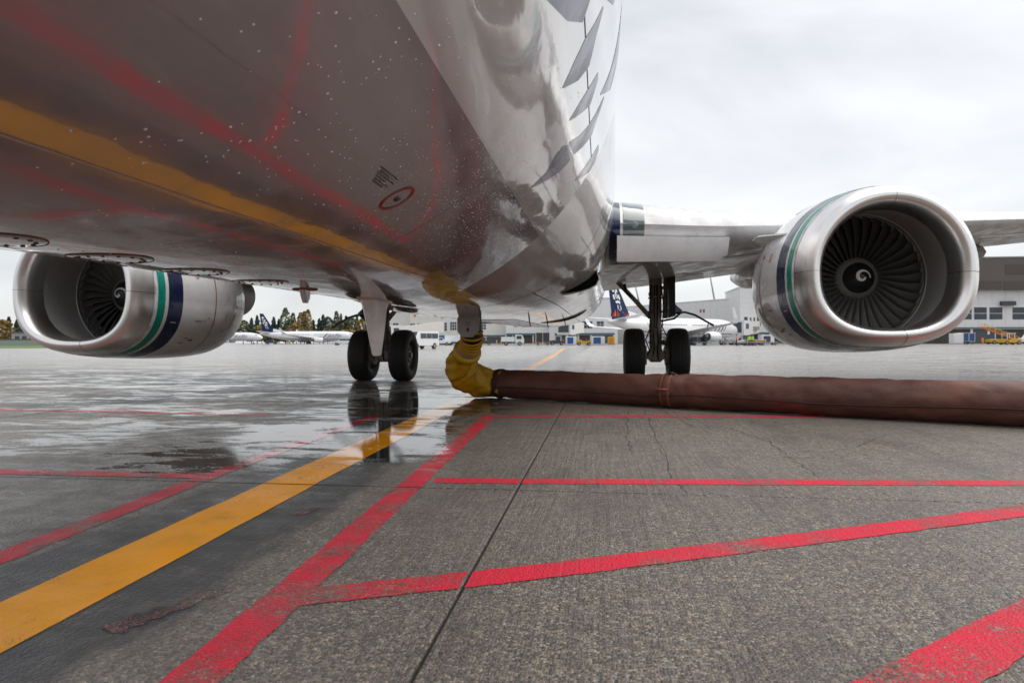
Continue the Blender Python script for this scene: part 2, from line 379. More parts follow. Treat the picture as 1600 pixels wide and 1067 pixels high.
# cracks in the slabs
def crack(pts, label):
    P2 = []
    for k in range(len(pts)-1):
        a, b = Vector(pts[k]), Vector(pts[k+1])
        for q in range(14): P2.append(a.lerp(b, q/14) + Vector((random.uniform(-.018,.018), 0)))
    P2.append(Vector(pts[-1]))
    o = stripe('slab_crack', P2, .007, .0010, M['sealant'], None, j=.004, step=.05); o.parent = ground; o.pop('kind', None); return o
crack([(2.07,-5.7), (1.99,-7.4), (1.96,-8.7)], 'c'); crack([(2.27,-5.7), (2.22,-7.5), (2.17,-9.65), (2.19,-10.05)], 'c')
crack([(2.46,-5.65), (2.62,-7.2)], 'c'); crack([(2.95,-7.3), (3.1,-8.15), (3.04,-9.55)], 'c'); crack([(4.2,-7.6),(3.7,-8.3)], 'c')

# ------------------------------------------------------------------ the airliner overhead
plane = empty('airliner', (0, 0, 0))
tag(plane, 'parked twin jet seen from under its grey belly, engines banded navy and teal', 'airliner')
def keel(y): return 1.107 + .008*(y + 13.745)
RF = 1.88
def fus_sec(y):
    """radius and centre height of the fuselage at y"""
    if y < -14.2:
        t = min(1, (-14.2 - y)/5.4); r = RF*math.sqrt(max(0.0008, 1 - t**2.3)); zc = keel(y) + RF - .45*t**2
    elif y > 7:
        t = min(1, (y-7)/13.0); r = RF*(1-.9*t**1.5); zc = keel(y) + RF + .95*t**1.5
    else: r = RF; zc = keel(y) + RF
    return r, zc
def fpt(y, a, off=0.0):
    r, zc = fus_sec(y); a = R_(a); return Vector((math.sin(a)*(r+off), y, zc - math.cos(a)*(r+off)))
angs = sorted(set([0, 42.5, 360-42.5] + [k*1.5 for k in range(240) if abs(k*1.5-42.5) > .6 and abs(k*1.5-317.5) > .6]))
ys = [-19.6,-19.45,-19.2,-18.8,-18.2,-17.4,-16.5,-15.6,-14.9,-14.2] + [-14.2+k*.8 for k in range(1, 27)] + [7.6,9,10.5,12,14,16,18,19.4,20]
b = MB()
b.loft([[fpt(y, a) for a in angs] for y in ys], True, True, True, mfun=lambda i, j: 0 if (angs[j] < 42 or angs[j] >= 317) else 1)
b.build('fuselage', [M['belly'], M['white_skin']], plane, True)

def skin_strip(name, y0, y1, a0, a1, mat, off=.002, ny=24, na=2, fn=fpt, smooth=True, parent=None):
    s = MB(); s.loft([[fn(y0+(y1-y0)*i/ny, a0+(a1-a0)*j/na, off) for j in range(na+1)] for i in range(ny+1)], closed=False)
    return s.build(name, mat, parent or plane, smooth)
def skin_poly(name, pts, mat, off=.0012, fn=fpt, sub=14, parent=None):
    """a painted patch: quads between a left and right edge given as (y, angle) pairs"""
    s = MB(); rows = []
    for k in range(len(pts)-1):
        (l0, r0), (l1, r1) = pts[k], pts[k+1]
        for q in range(sub + (k == len(pts)-2)):
            t = q/sub; A = [l0[i]+(l1[i]-l0[i])*t for i in (0, 1)]; B = [r0[i]+(r1[i]-r0[i])*t for i in (0, 1)]
            rows.append([fn(A[0]+(B[0]-A[0])*u/4, A[1]+(B[1]-A[1])*u/4, off) for u in range(5)])
    s.loft(rows, closed=False); return s.build(name, mat, parent or plane, True)
# lap seams
for sgn in (1, -1):
    skin_strip('lap_seam', -14.0, -8.4, sgn*18.85, sgn*19.08, M['seam_light'], .001)
    skin_strip('lap_seam', -14.0, 6.5, sgn*63.0, sgn*63.28, M['black'], .001, 40)
for yy, a0, a1 in ((-10.72, 19.4, 42), (-8.3, -42, 42), (-10.4, -18, 18)):
    skin_strip('skin_seam', yy, yy+.003, a0, a1, M['skin_line'], .0015, 1, 16)
# big brush lettering on the side: the lower ends of the script's strokes
strokes = [
 [((-11.62,55.5),(-11.60,55.7)), ((-11.42,58.5),(-11.20,59.3)), ((-11.30,61.5),(-10.98,62.6)), ((-11.42,66),(-11.1,67)), ((-11.5,72),(-11.42,72))],
 [((-10.72,56.6),(-10.70,56.8)), ((-10.78,60.0),(-10.52,60.4)), ((-10.80,63),(-10.44,63.8)), ((-10.75,66),(-10.6,66.5)), ((-10.72,69),(-10.68,69))],
 [((-10.22,57.0),(-10.2,57.2)), ((-10.22,60.5),(-10.02,60.8)), ((-10.18,63.4),(-9.90,63.6)), ((-10.12,67),(-10.02,67))],
 [((-9.97,45.4),(-9.95,45.6)), ((-9.92,49.5),(-9.74,49.7)), ((-10.0,52.5),(-9.62,52.6)), ((-9.99,54.4),(-9.57,54.6)), ((-9.90,55.6),(-9.55,55.8))],
 [((-9.90,56.2),(-9.56,57.0)), ((-9.72,59.5),(-9.42,60)), ((-9.62,62.6),(-9.30,63.6)), ((-9.55,66),(-9.4,66.5)), ((-9.5,70),(-9.45,70))],
 [((-8.96,56.0),(-8.94,56.2)), ((-8.90,60),(-8.66,60)), ((-8.83,63.3),(-8.42,63.6)), ((-8.75,67),(-8.6,67))],
 [((-8.1,60.0),(-8.08,60.2)), ((-8.0,64),(-7.78,64)), ((-7.95,70),(-7.8,70))],
 [((-10.9,68),(-10.88,68)), ((-10.75,74),(-10.4,74)), ((-10.8,84),(-10.3,84)), ((-10.7,95),(-10.4,95))],
 [((-9.7,68),(-9.68,68)), ((-9.6,74),(-9.25,74)), ((-9.6,84),(-9.1,84)), ((-9.5,95),(-9.2,95))],
]
for st in strokes: skin_poly('script_stroke', st, M['script'])
# stripes low on the fuselage side beside the wing root
skin_strip('teal_stripe', -7.6, 9, 79.5, 81.5, M['teal'], .0015, 60, 4)
skin_strip('navy_stripe', -7.6, 9, 73, 78.3, M['navy'], .0015, 60, 8)
# red ring with a small fitting, stencil lines
s = MB(); ry, ra = -11.225, 30.3; k_ = 1/(RF*math.pi/180)
for rr0, rr1 in ((.066, .078),):
    s.loft([[fpt(ry + r*math.cos(t), ra + r*math.sin(t)*k_, .003) for t in [2*math.pi*q/40 for q in range(40)]] for r in (rr0, rr1)])
s.build('red_ring_mark', M['red_mark'], plane)
s = MB(); s.lathe([(0,.016),(.006,.014),(.008,.004)], fpt(ry, ra, 0), fpt(ry, ra, 1)-fpt(ry, ra, 0), 14, caps=True); s.build('drain_fitting', M['dark_mark'], plane)
for k in range(6):
    a0 = 32.2 - k*.36; L = (.19, .12, .15, .10, .13, .08)[k]; x = 0
    y0 = -11.58 + .012*k
    while x < L:
        wl = random.uniform(.015, .035); skin_strip('stencil_word', y0+x, y0+x+wl, a0, a0+.15, M['dark_mark'], .003, 1, 1); x += wl + .008
# round screwed plates along the keel
for yy in (-12.05, -11.58, -11.08, -10.52):
    s = MB(); rr = .135
    ring = lambda r, o: [fpt(yy + r*math.cos(t), r*math.sin(t)*k_, o) for t in [2*math.pi*q/36 for q in range(36)]]
    s.loft([ring(.001, .004), ring(rr*.6, .004), ring(rr*.93, .004), ring(rr, .001)]); pl = s.build('access_plate', M['belly'], plane, True, 30)
    s = MB(); s.loft([ring(rr*.99, .001), ring(rr*1.0, .003), ring(rr*1.018, .003), ring(rr*1.025, .001)]); s.build('plate_rim', M['rust'], pl)
    for q in range(14):
        t = 2*math.pi*q/14; c = fpt(yy + rr*.78*math.cos(t), rr*.78*math.sin(t)*k_, .003); nrm = (c - Vector((0, c.y, keel(c.y)+RF))).normalized()
        s = MB(); s.lathe([(0,.007),(.004,.006),(.005,.001)], c, nrm, 6, caps=True); s.build('screw', M['dark_mark'], pl)
# blade antenna and a small mast on the keel
def blade(name, secs, mat, th):
    s = MB(); rings = []
    for z, y0, y1 in secs:
        c = y1-y0; prof = [(0,0),(.08,.55),(.25,.95),(.5,1),(.75,.65),(1,0)]
        P = [(y0+c*u, th*c*w) for u, w in prof] + [(y0+c*u, -th*c*w) for u, w in prof[1:-1][::-1]]
        rings.append([(x, y, z) for y, x in P])
    s.loft(rings, True, True, True); return s.build(name, mat, plane, True, 35)
blade('blade_antenna', [(1.20,-9.10,-8.40),(1.13,-9.06,-8.44),(1.09,-9.02,-8.48),(.95,-8.94,-8.52),(.73,-8.83,-8.61),(.715,-8.80,-8.64)], M['wing_paint'], .085)
s = MB()
ringf = lambda o, k: [fpt(-8.75 + .37*k*math.cos(t), .055*k*math.sin(t)*k_*1.0, o) for t in [2*math.pi*q/28 for q in range(28)]]
s.loft([ringf(.001, 1.05), ringf(.012, 1.0), ringf(.014, .9), ringf(.014, .1)]); s.build('antenna_base', M['wing_paint'], plane, True, 30)
blade('drain_mast', [(1.16,-10.08,-9.92),(1.09,-10.05,-9.93),(1.055,-10.03,-9.96)], M['belly'], .13)
s = MB(); s.lathe([(0,.075),(.006,.07),(.008,.005)], fpt(-10.0, 0, 0), (0,0,-1), 20, caps=True); s.build('mast_flange', M['rust'], plane)
# hanging rain drops under the belly
s = MB()
def drop(y, a, r):
    c = fpt(y, a); n = (c - Vector((0, y, fus_sec(y)[1]))).normalized(); u = n.orthogonal().normalized(); w = n.cross(u)
    el = random.uniform(1, 1.5)
    rings = [[c + n*(r*hh) + (u*math.cos(t)*el + w*math.sin(t))*(r*q) for t in [math.pi*2*k/6 for k in range(6)]] for hh, q in ((-.1,1),(.35,.85),(.62,.4))]
    s.loft(rings, True, False, True)
for _ in range(950):
    y = -12.7 + abs(random.gauss(0, 1))*1.6; a = random.uniform(20, 62) if random.random() < .8 else random.uniform(-10, 20)
    cl = mnoise.noise(Vector((y*2.2, a*.09, 3)))
    if y > -7.5 or cl < -.05: continue
    drop(y, a, random.uniform(.0012, .0030) if random.random() < .9 else random.uniform(.003, .0042))
for _ in range(1100):
    y = random.gauss(-10.2, .75); a = random.gauss(37, 6)
    if -13 < y < -8: drop(y, a, random.uniform(.0012, .0026))
tag(s.build('rain_drops', M['drop'], plane, True), kind='stuff')

# ---- wing-to-body fairing
def sm(t): t = max(0, min(1, t)); return t*t*(3-2*t)
def fair_e(y): return sm((y+9.2)/4.6) if y < 4 else sm((9.5-y)/5.0)
def ffp(y, a, off=0.0):
    e = fair_e(y); A = RF - .02 + .08*e; B = RF - .02 + .035*e; n = 2 + 1.25*e; r = R_(a); zc = keel(y) + RF
    sx, cx = math.sin(r), math.cos(r)
    x = math.copysign(abs(sx)**(2/n), sx)*A; z = -math.copysign(abs(cx)**(2/n), cx)*B
    p = Vector((x, y, zc+z))
    if off:
        d = Vector((x, 0, z)).normalized(); p += d*off
    return p
fa = [-96+k*2 for k in range(97)]; fy = [-9.2+k*.2 for k in range(95)]
b = MB(); b.loft([[ffp(y, a) for a in fa] for y in fy], closed=False, mfun=lambda i, j: 0); b.build('wing_body_fairing', M['fairing'], plane, True)
for yy in (-6.9, -4.3, -2.6, -.9, 1.2): skin_strip('fairing_seam', yy, yy+.012, -70, 70, M['dark_mark'], .003, 1, 36, fn=ffp)
skin_strip('fairing_seam', -6.9, 5, 27, 27.25, M['dark_mark'], .003, 30, 1, fn=ffp)
skin_strip('fairing_seam', -6.9, 5, -27.25, -27, M['dark_mark'], .003, 30, 1, fn=ffp)
skin_strip('dark_edge_stripe', -3.2, 6, -4, 4, M['navy'], .004, 20, 4, fn=ffp)
# ram air inlets: a dark wedge mouth with a raised lip either side
for sg in (1, -1):
    arcp = [(-6.10, 33.4, .004), (-5.95, 37, .035), (-5.80, 41, .07), (-5.66, 45, .10), (-5.54, 48.5, .115), (-5.46, 51.5, .09), (-5.42, 54, .01)]
    s = MB(); s.loft([[ffp(y, sg*a, .003), ffp(y+.02, sg*a, h)] for y, a, h in arcp], closed=False); o = s.build('ram_air_inlet', M['void'], plane)
    s = MB(); s.loft([[ffp(y+.015, sg*a, h+.006), ffp(y+.05, sg*a, h+.014), ffp(y+.35, sg*a, h*.8), ffp(y+.8, sg*a, h*.35), ffp(y+1.3, sg*a, -.004)] for y, a, h in arcp], closed=False); s.build('inlet_cowl', M['fairing'], o, True)
    s = MB(); s.loft([[ffp(y-.50*h/.1, sg*(a-.5), .002), ffp(y-.01, sg*a, .006)] for y, a, h in arcp], closed=False); s.build('inlet_ramp', M['fairing'], o, True)
# wheel wells: dark openings that follow the fairing skin
for sg in (1, -1):
    cc = lambda rr, o_: [ffp(.1 + rr*math.cos(t), sg*(23 + rr*30*math.sin(t)), o_) for t in [2*math.pi*q/36 for q in range(36)]]
    s = MB(); s.loft([cc(.50, .002), cc(.50, .014), cc(.54, .012), cc(.55, .001)]); r_o = s.build('wheel_well_rim', M['wing_paint'], plane, True, 30)
    s = MB(); s.loft([cc(.001, .006), cc(.2, .006), cc(.35, .006), cc(.505, .006)]); s.build('wheel_well', M['void'], r_o)
# static wicks and masts hanging under the fairing
for y, a in ((-3.6, 10), (-2.0, 14), (.4, 20)):
    s = MB(); p = ffp(y, a, -.01); s.tube([p, p+Vector((.01,.05,-.12)), p+Vector((.02,.11,-.15))], [.012,.009,.005], 6); s.build('drain_tube', M['dark_mark'], plane)

# ---- wings
def airfoil(n=18):
    up_, lo = [], []
    for k in range(n+1):
        u = .5*(1-math.cos(math.pi*k/n)); t = 5*.125*(.2969*math.sqrt(u)-.126*u-.3516*u*u+.2843*u**3-.1036*u**4)
        cam_ = .018*(1-(2*u-.9)**2) if u < .95 else .018*(1-(2*u-.9)**2)
        up_.append((u, cam_+t)); lo.append((u, cam_-t*.82))
    return up_[::-1] + lo[1:-1]
AF = airfoil()
def wing_sec(x):
    """leading edge y, z and chord at span x"""
    tab = [(1.2,-5.95,2.20,8.6),(1.9,-5.55,2.24,8.1),(3.2,-4.55,2.34,6.95),(4.83,-3.48,2.50,5.7),(6.0,-2.78,2.62,4.95),(17.0,4.3,3.85,1.65)]
    for (a, b) in zip(tab, tab[1:]):
        if x <= b[0]: t = (x-a[0])/(b[0]-a[0]); return [a[i]+(b[i]-a[i])*t for i in (1, 2, 3)]
    return tab[-1][1:]
def wpt(x, u, w, sg):
    y, z, c = wing_sec(x); return Vector((sg*x, y+u*c, z+w*c - .02*u*c))
spans = [1.2,1.5,1.75,1.9,1.98,2.4,2.9,3.4,4,4.83,5.4,6,8,10,12,14,16,17]
for sg in (1, -1):
    s = MB(); s.loft([[wpt(x, u, w, sg) for u, w in AF] for x in spans], True, True, True,
                     mfun=lambda i, j: 0)
    wing = s.build('wing', M['wing_paint'], plane, True, 40)
    # painted bands round the root leading edge
    def band(x0, x1, mat, k0, k1, off=.006):
        s = MB(); rows = []
        for x in (x0, (x0+x1)/2, x1):
            row = []
            for k in range(k0, k1+1):
                u, w = AF[k % len(AF)]; p = wpt(x, u, w, sg); y, z, c = wing_sec(x)
                d = Vector((0, (u-.12)*c, (w-.012)*c)).normalized(); row.append(p + d*off)
            rows.append(row)
        s.loft(rows, closed=False); return s.build('root_band', mat, wing, True)
    n_le = 18
    band(1.86, 1.99, M['navy'], n_le-3, n_le+5, .003); band(1.86, 2.02, M['teal'], n_le-7, n_le-5, .003)
    # landing light in the root leading edge
    lg = MB(); rows = []
    for x in (2.03, 2.12, 2.22, 2.30):
        rows.append([])
        for k in range(n_le-4, n_le+4):
            u, w = AF[k]; y, z, c = wing_sec(x); d = Vector((0, (u-.12)*c, (w-.012)*c)).normalized(); rows[-1].append(wpt(x, u, w, sg)+d*.008)
    lg.loft(rows, closed=False); lo_ = lg.build('landing_light', M['glass_lamp'], wing, True)
    for x in (2.17,):
        y, z, c = wing_sec(x); q = MB(); q.lathe([(0,.045),(-.004,.04),(-.006,.02),(-.006,.001)], (sg*x, y-.006, z+.01), (0,1,.1), 20); q.build('lamp', M['lamp'], lo_, True)
    # drooped inboard leading-edge flap panel
    s = MB(); rows = []
    for x in (1.95, 2.4, 2.9, 3.35, 3.5):
        y, z, c = wing_sec(x); hgt = .30 if x < 3.4 else .22
        rows.append([Vector((sg*x, y+dy, z+dz)) for dy, dz in ((.30,-.10),(.10,-.11),(-.02,-.13),(.05,-.13-hgt*.55),(.16,-.13-hgt),(.20,-.125-hgt),(.10,-.13-hgt*.5),(.08,-.16))])
    s.loft(rows, True, True, True); s.build('leading_edge_flap', M['cowl_white'], wing, True, 40)
    # slat gap line, panel seams on the lower surface
    for (x0, x1, u) in ((1.9, 16, .16), (1.9, 16, .62)):
        s = MB(); rows = []
        for k in range(25):
            x = x0+(x1-x0)*k/24; w = [p for p in AF[18:] if p[0] >= u][0][1]; uu = [p for p in AF[18:] if p[0] >= u][0][0]
            rows.append([wpt(x, uu, w, sg)+Vector((0,0,-.004)), wpt(x, uu+.006, w, sg)+Vector((0,0,-.004))])
        s.loft(rows, closed=False); s.build('wing_seam', M['dark_mark'], wing)
    # flap track fairings
    for fx, ln in ((5.0, 3.6), (7.6, 3.2), (10.2, 2.6)):
        y, z, c = wing_sec(fx); s = MB(); rings = []
        for t in [k/14 for k in range(15)]:
            r = .24*math.sin(math.pi*min(1, t*1.0))**.55*(1-.35*t)+.004
            cy_ = y+c*.60+ln*t; cz = z - .02*c*.75 - .04*c*(1-t) - .12 + .10*t
            rings.append([(sg*fx + r*.75*math.cos(q), cy_, cz + r*1.25*math.sin(q)) for q in [2*math.pi*m_/14 for m_ in range(14)]])
        s.loft(rings, True, True, True); s.build('flap_track_fairing', M['wing_paint'], wing, True, 60)

# ---- engines
def nac_pt(xc, zc, y, r, t, inner):
    """t from top, clockwise; flattened, wide-jowled lower half outside, round at the fan"""
    sx, cx = math.sin(t), math.cos(t)
    d = y + 6.25
    fl = 1.0 if not inner else max(0, 1-d/.85)
    if d > 1.9 and not inner: fl = max(0, 1-(d-1.9)/1.2)
    if cx >= 0: x = r*sx*(1+.015*fl); z = r*cx*(1+.035*fl)
    else:
        n = 2 + .55*fl; x = math.copysign(abs(sx)**(2/n), sx)*r*(1+.015*fl); z = -abs(cx)**(2/n)*r*(1-.10*fl)
    return (xc + x, y, zc + z)
NT = 72
def nac(xc, zc, sg, engname):
    th = [2*math.pi*k/NT for k in range(NT)]
    def shell(prof, inner): return [[nac_pt(xc, zc, -6.25+d, r, t, inner) for t in th] for d, r in prof]
    # painted cowl
    cow = [(.30,.920),(.36,.930),(.44,.942),(.50,.950),(.62,.962),(.84,.980),(1.05,.994),(1.4,1.006),(1.7,1.004),(2.0,.985),(2.25,.945),(2.45,.895),(2.62,.84),(2.63,.80),(2.4,.79)]
    s = MB(); s.loft(shell(cow, False)); e = s.build(engname, M['cowl_white'], plane, True, 50)
    lip = [(.31,.919),(.20,.900),(.12,.878),(.06,.850),(.02,.815),(0,.775),(.012,.742),(.045,.712),(.11,.688),(.20,.676),(.34,.677)]
    s = MB(); s.loft([[nac_pt(xc, zc, -6.25+d, r, t, k > 5) for t in th] for k, (d, r) in enumerate(lip)]); s.build('inlet_lip', M['alum'], e, True)
    duct = [(.34,.6775),(.36,.682),(.5,.698),(.75,.742),(.98,.772),(1.02,.772)]
    s = MB(); s.loft(shell(duct, True)); s.build('inlet_duct', M['duct'], e, True)
    s = MB(); s.loft(shell([(.985,.771),(.99,.762),(1.03,.762)], True)); s.build('fan_case_ring', M['panel_grey'], e, True, 40)
    for d0, d1, mat in ((.355,.475,'teal'), (.535,.80,'navy')):
        r0 = [(d0, None), (d1, None)]
        def rad(d):
            for (a, ra_), (b_, rb) in zip(cow, cow[1:]):
                if a <= d <= b_: return ra_+(rb-ra_)*(d-a)/(b_-a)
        s = MB(); s.loft(shell([(d, rad(d)+.003) for d in (d0, .5*(d0+d1), d1)], False)); s.build(mat+'_band', M[mat], e, True)
    # cowl joint, red arc and little stencils
    def arc(name, d, wdt, t0, t1, mat, off=.004, rr=None):
        s = MB(); rows = []
        for k in range(25):
            t = t0+(t1-t0)*k/24; rows.append([nac_pt(xc, zc, -6.25+q, rad(q)+off, t, False) for q in (d, d+wdt)])
        s.loft(rows, closed=False); return s.build(name, mat, e, True)
    inb = -sg*math.pi/2                 # inboard side
    arc('cowl_seam', .312, .006, 0, 2*math.pi, M['dark_mark']); arc('cowl_seam', 1.85, .008, 0, 2*math.pi, M['dark_mark'])
    arc('red_line_mark', 1.5, .016, inb+sg*.35*-1, inb+sg*-1.0, M['red_mark']) if False else arc('red_line_mark', 1.52, .016, inb*1.0 + (.28 if inb < 0 else -.28), inb*1.75, M['red_mark'])
    def patch(name, d, t, wd, wt_, mat, off=.005):
        s = MB(); s.loft([[nac_pt(xc, zc, -6.25+d+wd*q, rad(d+wd*q)+off, t+wt_*k/3, False) for q in (0, 1)] for k in range(4)], closed=False); return s.build(name, mat, e)
    sq = 1 if inb > 0 else -1
    s = MB(); rows = []
    for r0 in (.045, .055):
        rows.append([nac_pt(xc, zc, -6.25+1.13+r0*math.cos(q), rad(1.13)+.006, inb - sq*(.27) + sq*r0*math.sin(q), False) for q in [2*math.pi*k/24 for k in range(24)]])
    s.loft(rows); s.build('warning_ring', M['red_mark'], e); patch('warning_bar', 1.125, inb - sq*.30, .012, sq*.06, M['red_mark'])
    patch('arrow_mark', 1.44, inb - sq*.33, .10, sq*.02, M['red_mark']); patch('arrow_mark', 1.48, inb - sq*.36, .02, sq*.08, M['red_mark'])
    for (d, t, a, c_) in ((1.1,.36,.16,.012),(1.3,.33,.012,.04),(1.35,.30,.07,.01),(1.05,.72,.05,.02),(1.15,.76,.09,.03),(1.0,.85,.06,.02),(.62,.42,.10,.012)):
        patch('stencil_mark', d, inb + sq*t*.9, a, sq*c_, M['dark_mark'] if d > .7 else M['white'])
    # lip segment joints
    for t in (.04, math.pi/2+.02, math.pi-.1, -math.pi/2):
        s = MB(); s.loft([[Vector(nac_pt(xc, zc, -6.25+d-.0015, r+(.002 if k <= 5 else -.002), t+w, k > 5)) for w in (0, .004)] for k, (d, r) in enumerate(lip)], closed=False)
        s.build('lip_joint', M['dark_mark'], e)
    # fan
    yf = -5.17
    s = MB()
    for k in range(8):
        r = .15+(.755-.15)*k/7; tw = R_(28+38*k/7); ch = .12+.03*k/7; ln = .16*math.sin(math.pi*k/7)*.35
        c = Vector((math.sin(ln), 0, math.cos(ln)))*r; tang = Vector((math.cos(ln), 0, -math.sin(ln)))
        ax = Vector((0, 1, 0))*math.cos(tw) + tang*math.sin(tw)
        nn = ax.cross(c.normalized()); th_ = .010-.006*k/7
        row = [c - ax*ch/2, c + nn*th_, c + ax*ch/2, c - nn*th_]
        if k == 0: rows = []
        rows.append(row)
    s.loft(rows, True, True, True); blade0 = s.build('fan_blade', M['blade'], e, True, 40); blade0.location = (xc, yf, zc)
    for k in range(1, 36):
        c = blade0.copy(); col.objects.link(c); c.parent = e; c.rotation_euler = (0, 2*math.pi*k/36, 0)
    s = MB(); s.lathe([(0,.78),(.0,.001)], (xc, -4.95, zc), (0,1,0), 40); s.build('fan_backing', M['black'], e)
    s = MB(); s.lathe([(.06,.262),(-.02,.258),(-.06,.235),(-.10,.185)], (xc, yf, zc), (0,1,0), 40); s.build('fan_hub', M['panel_grey'], e, True)
    s = MB(); s.lathe([(-.095,.188),(-.17,.125),(-.235,.055),(-.255,.02),(-.258,.001)], (xc, yf, zc), (0,1,0), 40); sp = s.build('spinner', M['spinner'], e, True)
    s = MB(); rows = []
    for k in range(46):                   # white comma swirl on the cone
        u = k/45; t = -R_(-255 + 350*u); r = .020 + .075*u; wd = .006 + .010*math.sin(math.pi*min(1, .2+u*.72))
        def cone(r): 
            prof = [(.001,-.258),(.02,-.255),(.055,-.235),(.125,-.17),(.188,-.095)]
            for (a, b1), (c_, d1) in zip(prof, prof[1:]):
                if a <= r <= c_: return b1+(d1-b1)*(r-a)/(c_-a)
            return -.258
        rows.append([(xc + math.sin(-t)*q, yf + cone(q) - .004, zc + math.cos(t)*q) for q in (max(.003, r-wd), r, r+wd)])
    s.loft(rows, closed=False); s.build('spinner_swirl', M['white'], sp)
    # core nozzle, plug, pylon, chine
    s = MB(); s.lathe([(0,.58),(.5,.52),(1.0,.44),(1.35,.36),(1.36,.33),(.9,.33)], (xc, -3.75, zc+.16), (0,1,0), 36); s.build('core_nozzle', M['hub'], e, True, 50)
    s = MB(); s.lathe([(0,.26),(.5,.16),(.75,.02)], (xc, -2.6, zc+.16), (0,1,0), 24, caps=True); s.build('exhaust_plug', M['hub'], e, True)
    s = MB(); rows = []
    for y, z0, z1, w in ((-5.0, zc+.95, zc+1.07, .03), (-4.4, zc+.85, zc+1.14, .13), (-3.4, zc+.45, zc+1.2, .18), (-2.0, zc+.5, zc+1.05, .19), (-.6, zc+.45, zc+.95, .17), (1.2, zc+.55, zc+.85, .05)):
        rows.append([(xc-w, y, z0), (xc-w, y, z1-.06), (xc-w*.5, y, z1), (xc+w*.5, y, z1), (xc+w, y, z1-.06), (xc+w, y, z0)])
    s.loft(rows, True, True, True); s.build('pylon', M['wing_paint'], e, True, 50)
    s = MB(); t = -sg*R_(58); p0 = Vector(nac_pt(xc, zc, -5.35, .96, t, False)); p1 = Vector(nac_pt(xc, zc, -4.2, 1.0, t, False)); nn = Vector((math.sin(t), 0, math.cos(t)))
    tt = Vector((math.cos(t), 0, -math.sin(t)))*.012
    s.loft([[p + tt for p in (p0, p0+nn*.03, p1+nn*.17-Vector((0,.35,0)), p1+nn*.16, p1)], [p - tt for p in (p0, p0+nn*.03, p1+nn*.17-Vector((0,.35,0)), p1+nn*.16, p1)]], True, True, True)
    s.build('nacelle_chine', M['wing_paint'], e)
    return e
nac(4.83, 1.575, 1, 'engine'); nac(-4.83, 1.495, -1, 'engine')

